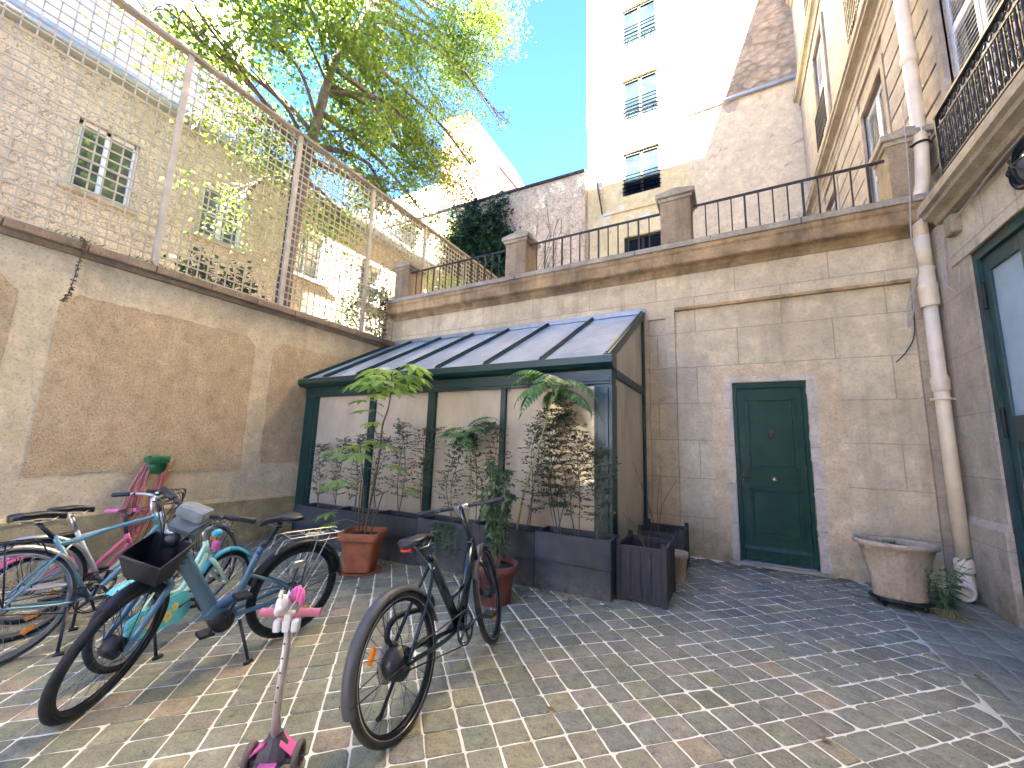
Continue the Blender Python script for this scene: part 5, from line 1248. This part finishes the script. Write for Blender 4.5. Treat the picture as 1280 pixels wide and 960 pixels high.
# local x forward; the front wheels sit either side
g=MB(); g.tube([(0.0,0,.12),(-.02,0,.25),(-.075,-.035,.63)],[.021,.017,.0155],14); g.build('steering_tube',plain('silver_pole',(.50,.47,.43),.35,.5,.15,10),so)
g=MB()
for k in range(5): z=.30+.06*k; g.lathe([(0,.0),(.0045,0)],(-.03-.055*(z-.25)/.38-.0165,-.035*(z-.25)/.38,z),8,axis='x')
g.build('peg_holes','iron',so)
TH=lambda p:V((p[0],p[1]*.8-.035,p[2]))
g=MB(TH); g.tube(curve([(-.07,.15,.655),(-.08,.09,.66),(-.085,0,.645),(-.08,-.09,.66),(-.07,-.15,.655)],5),[.012]*5+[.010]*11+[.012]*5,10); hbm=g.build('handlebar','pale_pink',so)
for sy in (-1,1):
    g=MB(TH); g.tube([(-.07,sy*.15,.655),(-.0715,sy*.14,.656),(-.078,sy*.05,.659),(-.08,sy*.04,.66)],[.021,.017,.0165,.018],12); g.build('grip','pale_pink',hbm)
g=MB(TH); 
for sy in (-.045,0,.045): g.box((-.125,sy-.019,.595),(-.085,sy+.019,.645),.010)
g.box((-.11,-.02,.63),(-.06,.02,.665),.008); g.build('mount','white_plastic',so)
g=MB(TH); g.sphere((-.105,.03,.70),.036,14,10,(1,1,1.1)); g.sphere((-.14,.032,.690),.022,12,8,(1.2,.9,.9)); g.lathe([(.011,.0),(.0,.028)],(-.10,.052,.733),8); g.lathe([(.011,.0),(.0,.028)],(-.10,.010,.733),8); g.build('unicorn_head','white_plastic',so)
g=MB(TH)
for k in range(7): a=R(-60+25*k); g.sphere((-.085+.012*(k%2),-.005-.008*k,.715+.022*math.cos(a)),.020,10,8,(.9,.8,1.5))
g.build('unicorn_mane','pink_plastic',so)
g=MB(TH); g.lathe([(.007,0),(.0,.045)],(-.125,.03,.735),10); g.build('unicorn_horn',plain('pale_gold',(.75,.6,.3),.35),so)
g=MB(); loft(g,[[(.0+.055*math.cos(2*PI*k/14)*s_,.075*math.sin(2*PI*k/14)*w_,z_) for k in range(14)] for s_,w_,z_ in ((.8,.8,.045),(1,1,.06),(.8,.85,.10),(.45,.42,.145),(.42,.36,.16))]); g.box((-.03,-.088,.048),(.03,.088,.072),.01)
g.prism([(-.02,-.045),(-.40,-.055),(-.50,-.03),(-.50,.03),(-.40,.055),(-.02,.045)],.05,.068); g.build('deck',plain('dark_grey_plastic',(.07,.065,.075),.5),so)
g=MB(); g.prism([(-.05,-.034),(-.38,-.043),(-.38,.043),(-.05,.034)],.0685,.073)
for sy in (-1,1): g.add([(.02,sy*.02,.14),(-.035,sy*.03,.125),(-.03,sy*.085,.078),(.03,sy*.075,.082),(.022,sy*.022,.147),(-.038,sy*.032,.132),(-.033,sy*.09,.084),(.034,sy*.08,.088)],[(0,1,2,3),(7,6,5,4),(0,4,5,1),(1,5,6,2),(2,6,7,3),(3,7,4,0)])
g.build('pink_panel','pink_plastic',so)
for sy in (-1,1):
    g=MB(); g.ring((.005,sy*.098,.06),.046,.0135,'y',32,10); w=g.build('front_wheel',plain('brown_grey_wheel',(.16,.12,.10),.6),so)
    g=MB(); g.lathe([(0,-.010),(.034,-.010),(.034,-.004),(.012,.0),(.034,.004),(.034,.010),(0,.010)],(.005,sy*.098,.06),24,axis='y'); 
    for k in range(6): a=2*PI*k/6; g.beam((.005+.010*math.cos(a),sy*.110,.06+.010*math.sin(a)),(.005+.034*math.cos(a),sy*.110,.06+.034*math.sin(a)),.005,.006,(0,1,0))
    g.build('rim','dark_steel',w)
g=MB(); g.ring((-.47,0,.035),.024,.011,'y',24,8); g.build('rear_wheel','rubber',so)
g=MB(); g.prism([(-.42,.06),(-.47,.075),(-.52,.05),(-.515,.045),(-.47,.068),(-.42,.055)],-.03,.03,'y'); g.build('foot_brake','pink_plastic',so)
# ================================================================== TREES
def make_tree(name,base,label,trunk,lobes,nleaf,lsize,seed,lm='tree_leaf',tr=.16,group=None):
    rnd=random.Random(seed); root=empty(name,base,label,'tree',0,group); B=V(base); T=lambda p:V(p)-B
    g=MB(T); c=curve(trunk,6); n=len(c); g.tube(c,[tr*(1-.6*i/n)*(1+.05*math.sin(i*1.7)) for i in range(n)],12)
    gl=MB(T)
    for (lc,lr) in lobes:
        lc=V(lc); j=min(range(n//3,n),key=lambda i:(c[i]-lc).length+ (2 if c[i].z>lc.z else 0)); s=c[j]
        mid=s.lerp(lc,.5)+V((rnd.uniform(-.4,.4),rnd.uniform(-.4,.4),rnd.uniform(.1,.6))); cc=curve([s,mid,lc],6); r0=.055*min(1.6,(lc-s).length/3+.3)
        g.tube(cc,[max(.008,r0*(1-.8*i/len(cc))) for i in range(len(cc))],7)
        tw=[]
        for k in range(10):
            d=V((rnd.gauss(0,1),rnd.gauss(0,1),rnd.gauss(0,.7))).normalized(); e=lc+V((d.x*lr[0],d.y*lr[1],d.z*lr[2]))*rnd.uniform(.6,.95); m_=lc.lerp(e,.5)+V((0,0,.12)); st=cc[rnd.randrange(len(cc)//2,len(cc))]
            q=curve([st,m_,e],4); g.tube(q,[.014*(1-.8*i/len(q))+.003 for i in range(len(q))],5,cap=False); tw.append(q)
        vol=lr[0]*lr[1]*lr[2]; m=int(nleaf*vol)
        # leaves grow in sprays hung along the twigs
        sprays=[]
        for _ in range(max(6,m//26)):
            if rnd.random()<.7:
                q=rnd.choice(tw); p=q[rnd.randrange(1,len(q))]+V((rnd.gauss(0,.28),rnd.gauss(0,.28),rnd.gauss(-.1,.25)))
            else:
                d=V((rnd.gauss(0,1),rnd.gauss(0,1),rnd.gauss(0,1))).normalized(); k=rnd.random()**.4; p=lc+V((d.x*lr[0],d.y*lr[1],d.z*lr[2]))*k*rnd.uniform(.8,1.12)
            for _ in range(26):
                o=V((rnd.gauss(0,.17),rnd.gauss(0,.17),rnd.gauss(-.03,.15))); L=lsize*rnd.uniform(.6,1.3)
                leaf(gl,p+o,V((rnd.uniform(-1,1),rnd.uniform(-1,1),rnd.uniform(-1.1,.3))),L,L*.78,.2,rnd.uniform(-1.2,1.2))
    g.build('trunk','bark',root); gl.build('crown',lm,root,fixn=False); return root
trunk=[(-8.35,4.8,3.3),(-8.4,4.8,5),(-8.5,4.95,7.2),(-8.7,5.3,9.5),(-8.9,5.7,11.5),(-9.2,6.6,14),(-9.4,7.2,16.5)]
rnd=random.Random(21); lobes=[]
# (y, z) seen in the plane of the trunk
for (y,z,r_) in ((2.4,9.0,.9),(3.3,9.6,1.1),(4.2,10.6,1.2),(3.4,8.0,.8),(4.6,8.6,1.1),(5.8,8.9,1.2),(5.3,11.4,1.3),(6.6,10.4,1.3),(6.2,12.8,1.4),(7.6,11.9,1.3),(7.9,9.4,1.2),(9.0,10.6,1.2),(8.0,14.0,1.5),(9.6,12.8,1.3),(9.7,15.8,1.5),(11.0,14.2,1.1),(11.6,16.8,1.3),(7.4,16.2,1.6),(9.4,18.6,1.6),(12.6,19.6,1.3),(11.4,21.0,1.4),(9.2,8.2,.9),(5.2,14.4,1.3),(4.4,12.6,1.1),(11.9,12.6,.7),(6.8,7.6,.9),(12.3,14.6,.55),(10.4,11.2,.9),(10.6,9.6,.7),(3.2,11.2,1.0),(8.6,12.4,1.2),(8.3,10.3,1.1),(9.9,10.6,.9),(7.5,8.6,1.0),(4.7,7.8,.9),(3.9,8.3,.8),(7.1,7.4,.7),(4.4,6.9,.7),(2.8,8.4,.7),(11.1,12.4,.8),(10.3,15.2,1.1),(8.6,8.7,.7),(2.2,8.2,.6),(10.8,17.4,1.2)):
    x=-9+rnd.uniform(-1.0,1.3); lobes.append(((x,y,z),(r_*1.15,r_*1.0,r_*.9)))
make_tree('courtyard_tree',(-8.35,4.8,3.36),'large light green tree rising behind the white trellis',trunk,lobes,820,.10,5)
# small shrubs in the garden behind the trellis
def bush(name,c,r_,label,n,lm,size,seed,cat='bush'):
    rnd=random.Random(seed); root=empty(name,(c[0],c[1],c[2]-r_[2]),label,cat); B=V(root.location); g=MB(lambda p:V(p)-B); gl=MB(lambda p:V(p)-B); b0=V((c[0],c[1],c[2]-r_[2]))
    for k in range(14):
        d=V((rnd.gauss(0,1),rnd.gauss(0,1),rnd.gauss(.3,.8))).normalized(); e=V(c)+V((d.x*r_[0],d.y*r_[1],d.z*r_[2]))*.8; g.tube(curve([b0+V((rnd.uniform(-.1,.1),rnd.uniform(-.1,.1),0)),b0.lerp(e,.5)+V((0,0,.15)),e],4),[.018*(1-.07*i) for i in range(9)],5)
    cl=[]
    for k in range(max(8,n//60)):
        d=V((rnd.gauss(0,1),rnd.gauss(0,1),rnd.gauss(0,1))).normalized(); cl.append(V(c)+V((d.x*r_[0],d.y*r_[1],d.z*r_[2]))*rnd.uniform(.35,1.05))
    for k in range(n):
        p=rnd.choice(cl)+V((rnd.gauss(0,.16),rnd.gauss(0,.16),rnd.gauss(0,.15))); L=size*rnd.uniform(.6,1.3); leaf(gl,p,V((rnd.uniform(-1,1),rnd.uniform(-1,1),rnd.uniform(-.9,.6))),L,L*.7,.2,rnd.uniform(-1,1))
    g.build('stem','stem',root); gl.build('leaves',lm,root,fixn=False); return root
bush('garden_bush',(-8.6,7.6,4.9),(1.1,1.4,1.2),'leafy green bush behind the middle of the trellis, right of the tree trunk',2600,'gloss_leaf',.10,1)
bush('garden_bush',(-8.3,10.0,5.6),(1.1,1.5,1.7),'pale green bush showing above the far end of the trellis',4200,'papaya_leaf',.10,2)
bush('garden_bush',(-7.9,3.3,4.0),(.6,.9,.5),'low green bush behind the trellis, left of the tree trunk',700,'shrub_leaf',.10,3)
# sprigs along the left coping
cw=empty('hanging_creeper',(XL+.10,1.32,3.52),'dried creeper hanging down from the left wall coping','plant'); g=MB(); gl=MB(); rnd=random.Random(8)
c=curve([(-.1,0,.05),(.03,0,.02),(.04,.01,-.12),(.03,0,-.38),(.025,-.02,-.62),(.02,-.05,-.72)],6); g.tube(c,.005,5)
for q in c[6:]:
    for k in range(4): leaf(gl,q,V((rnd.uniform(.2,1),rnd.uniform(-1,1),rnd.uniform(-1,.3))),.045,.025,.2,rnd.uniform(-1,1))
g.build('stem','stem',cw); gl.build('leaves',plain('dry_leaf',(.10,.07,.035),.8),cw,fixn=False)
for (y,lab) in ((1.25,'tuft of green weeds on the left wall coping above the hanging creeper'),(2.35,'small tuft of weeds on the coping at the foot of the first trellis post'),(1.9,'low green weeds between the creeper and the first trellis post')):
    w_=empty('wall_weed',(XL-.02,y,3.52),lab,'plant',0,'weeds on the left wall'); gl=MB()
    for k in range(46): leaf(gl,(rnd.uniform(-.05,.14),rnd.uniform(-.22,.22),0),V((rnd.uniform(-.2,1),rnd.uniform(-1,1),rnd.uniform(.2,1.2))),rnd.uniform(.04,.10),.016,.3,rnd.uniform(-1,1))
    gl.build('leaves','gloss_leaf',w_,fixn=False)
# ivy on the grey wall (hugs the wall: a shallow, lumpy layer)
iv=empty('ivy',(-8.9,13.6,4.4),'dark green ivy climbing the grey wall behind the left railing','ivy'); B=V((-8.9,13.6,4.4)); gl=MB(lambda p:V(p)-B); g=MB(lambda p:V(p)-B); rnd=random.Random(15)
cl=[]
for k in range(190):
    x=rnd.uniform(-11.2,-7.9); t=(x+11.2)/3.3; top=10.9+.9*math.sin(t*PI)+rnd.uniform(-.6,.9); z=rnd.uniform(7.0,top); cl.append(V((x,13.55-abs(rnd.gauss(0,.25)),z)))
for k in range(15000):
    p=rnd.choice(cl)+V((rnd.gauss(0,.18),rnd.gauss(0,.08),rnd.gauss(0,.2))); p.y=min(p.y,13.66); L=.13*rnd.uniform(.6,1.3); leaf(gl,p,V((rnd.uniform(-1,1),rnd.uniform(-1,-.1),rnd.uniform(-1,.2))),L,L*.85,.15,rnd.uniform(-1,1))
for k in range(16):
    x=rnd.uniform(-11,-6.2); pts=[(x,13.68,4.4)]; z=4.4
    while z<rnd.uniform(8.5,11.5): z+=.5; x+=rnd.uniform(-.18,.34); pts.append((x,13.68,z))
    g.tube(pts,[.02*(1-.7*i/len(pts)) for i in range(len(pts))],5)
g.build('stem','stem',iv); gl.build('leaves','ivy_leaf',iv,fixn=False)
# creeper at the foot of the first pedestal
cr=empty('red_creeper',(-6.40,5.98,4.0),'reddish creeper hanging in the corner below the left pedestal','plant'); B=V((-6.40,5.98,4.0)); gl=MB(); g=MB(); rnd=random.Random(19)
for k in range(6):
    a=rnd.uniform(-.08,.08); c=curve([(a,0,.5),(a+.02,-.22,.3),(a+.05+rnd.uniform(-.05,.1),-.25,0),(a+rnd.uniform(-.05,.2),-.2,-.45)],5); g.tube(c,.004,4)
    for q in c[3:]:
        for t in range(3): leaf(gl,q,V((rnd.uniform(-1,1),rnd.uniform(-1,0),rnd.uniform(-1,.2))),.05,.035,.2,rnd.uniform(-1,1))
g.build('stem','stem',cr); gl.build('leaves',plain('reddish_leaf',(.14,.04,.025),.7),cr,fixn=False)

# ================================================================== CAMERA, LIGHT
f=500.; yaw,pit,rol=R(29.1),R(8.75),R(1.9)
F=V((-math.sin(yaw)*math.cos(pit),math.cos(yaw)*math.cos(pit),math.sin(pit))); R0=F.cross(V((0,0,1))).normalized(); U0=R0.cross(F)
Rr=R0*math.cos(rol)+U0*math.sin(rol); Uu=U0*math.cos(rol)-R0*math.sin(rol)
cam=bpy.data.cameras.new('camera'); co=bpy.data.objects.new('camera',cam); col.objects.link(co)
cam.sensor_fit='HORIZONTAL'; cam.sensor_width=36; cam.lens=36*f/1280; cam.clip_start=.05; cam.clip_end=500
co.matrix_world=Matrix(((Rr.x,Uu.x,-F.x,0),(Rr.y,Uu.y,-F.y,0),(Rr.z,Uu.z,-F.z,1.4),(0,0,0,1)))
sc.camera=co
SAZ=R(12); SEL=R(31)     # the sun stands behind the camera, slightly to the right
sd=V((math.sin(SAZ)*math.cos(SEL),-math.cos(SAZ)*math.cos(SEL),math.sin(SEL)))  # towards the sun
sl=bpy.data.lights.new('sun','SUN'); sl.energy=SUN_E; sl.angle=R(.5); sl.color=(1,.92,.80); so_=bpy.data.objects.new('sun',sl); col.objects.link(so_)
so_.rotation_euler=sd.to_track_quat('Z','Y').to_euler()
w=bpy.data.worlds.new('World'); sc.world=w; w.use_nodes=True; nt=w.node_tree; bg=nt.nodes['Background']
sky=nt.nodes.new('ShaderNodeTexSky'); sky.sky_type='NISHITA'; sky.sun_disc=False; sky.sun_elevation=SEL; sky.sun_rotation=math.atan2(sd.x,sd.y); sky.air_density=.33; sky.dust_density=0; sky.ozone_density=10
nt.links.new(sky.outputs[0],bg.inputs['Color']); bg.inputs['Strength'].default_value=SKY_S
sc.view_settings.view_transform='Standard'; sc.view_settings.look='None'; sc.view_settings.gamma=1; sc.view_settings.exposure=EXPO; sc.view_settings.use_curve_mapping=False
sc.cycles.use_denoising=True; sc.cycles.max_bounces=8; sc.cycles.diffuse_bounces=4; sc.cycles.glossy_bounces=3; sc.cycles.transparent_max_bounces=10; sc.cycles.transmission_bounces=3
sc.cycles.sample_clamp_indirect=6; sc.cycles.caustics_reflective=False; sc.cycles.caustics_refractive=False
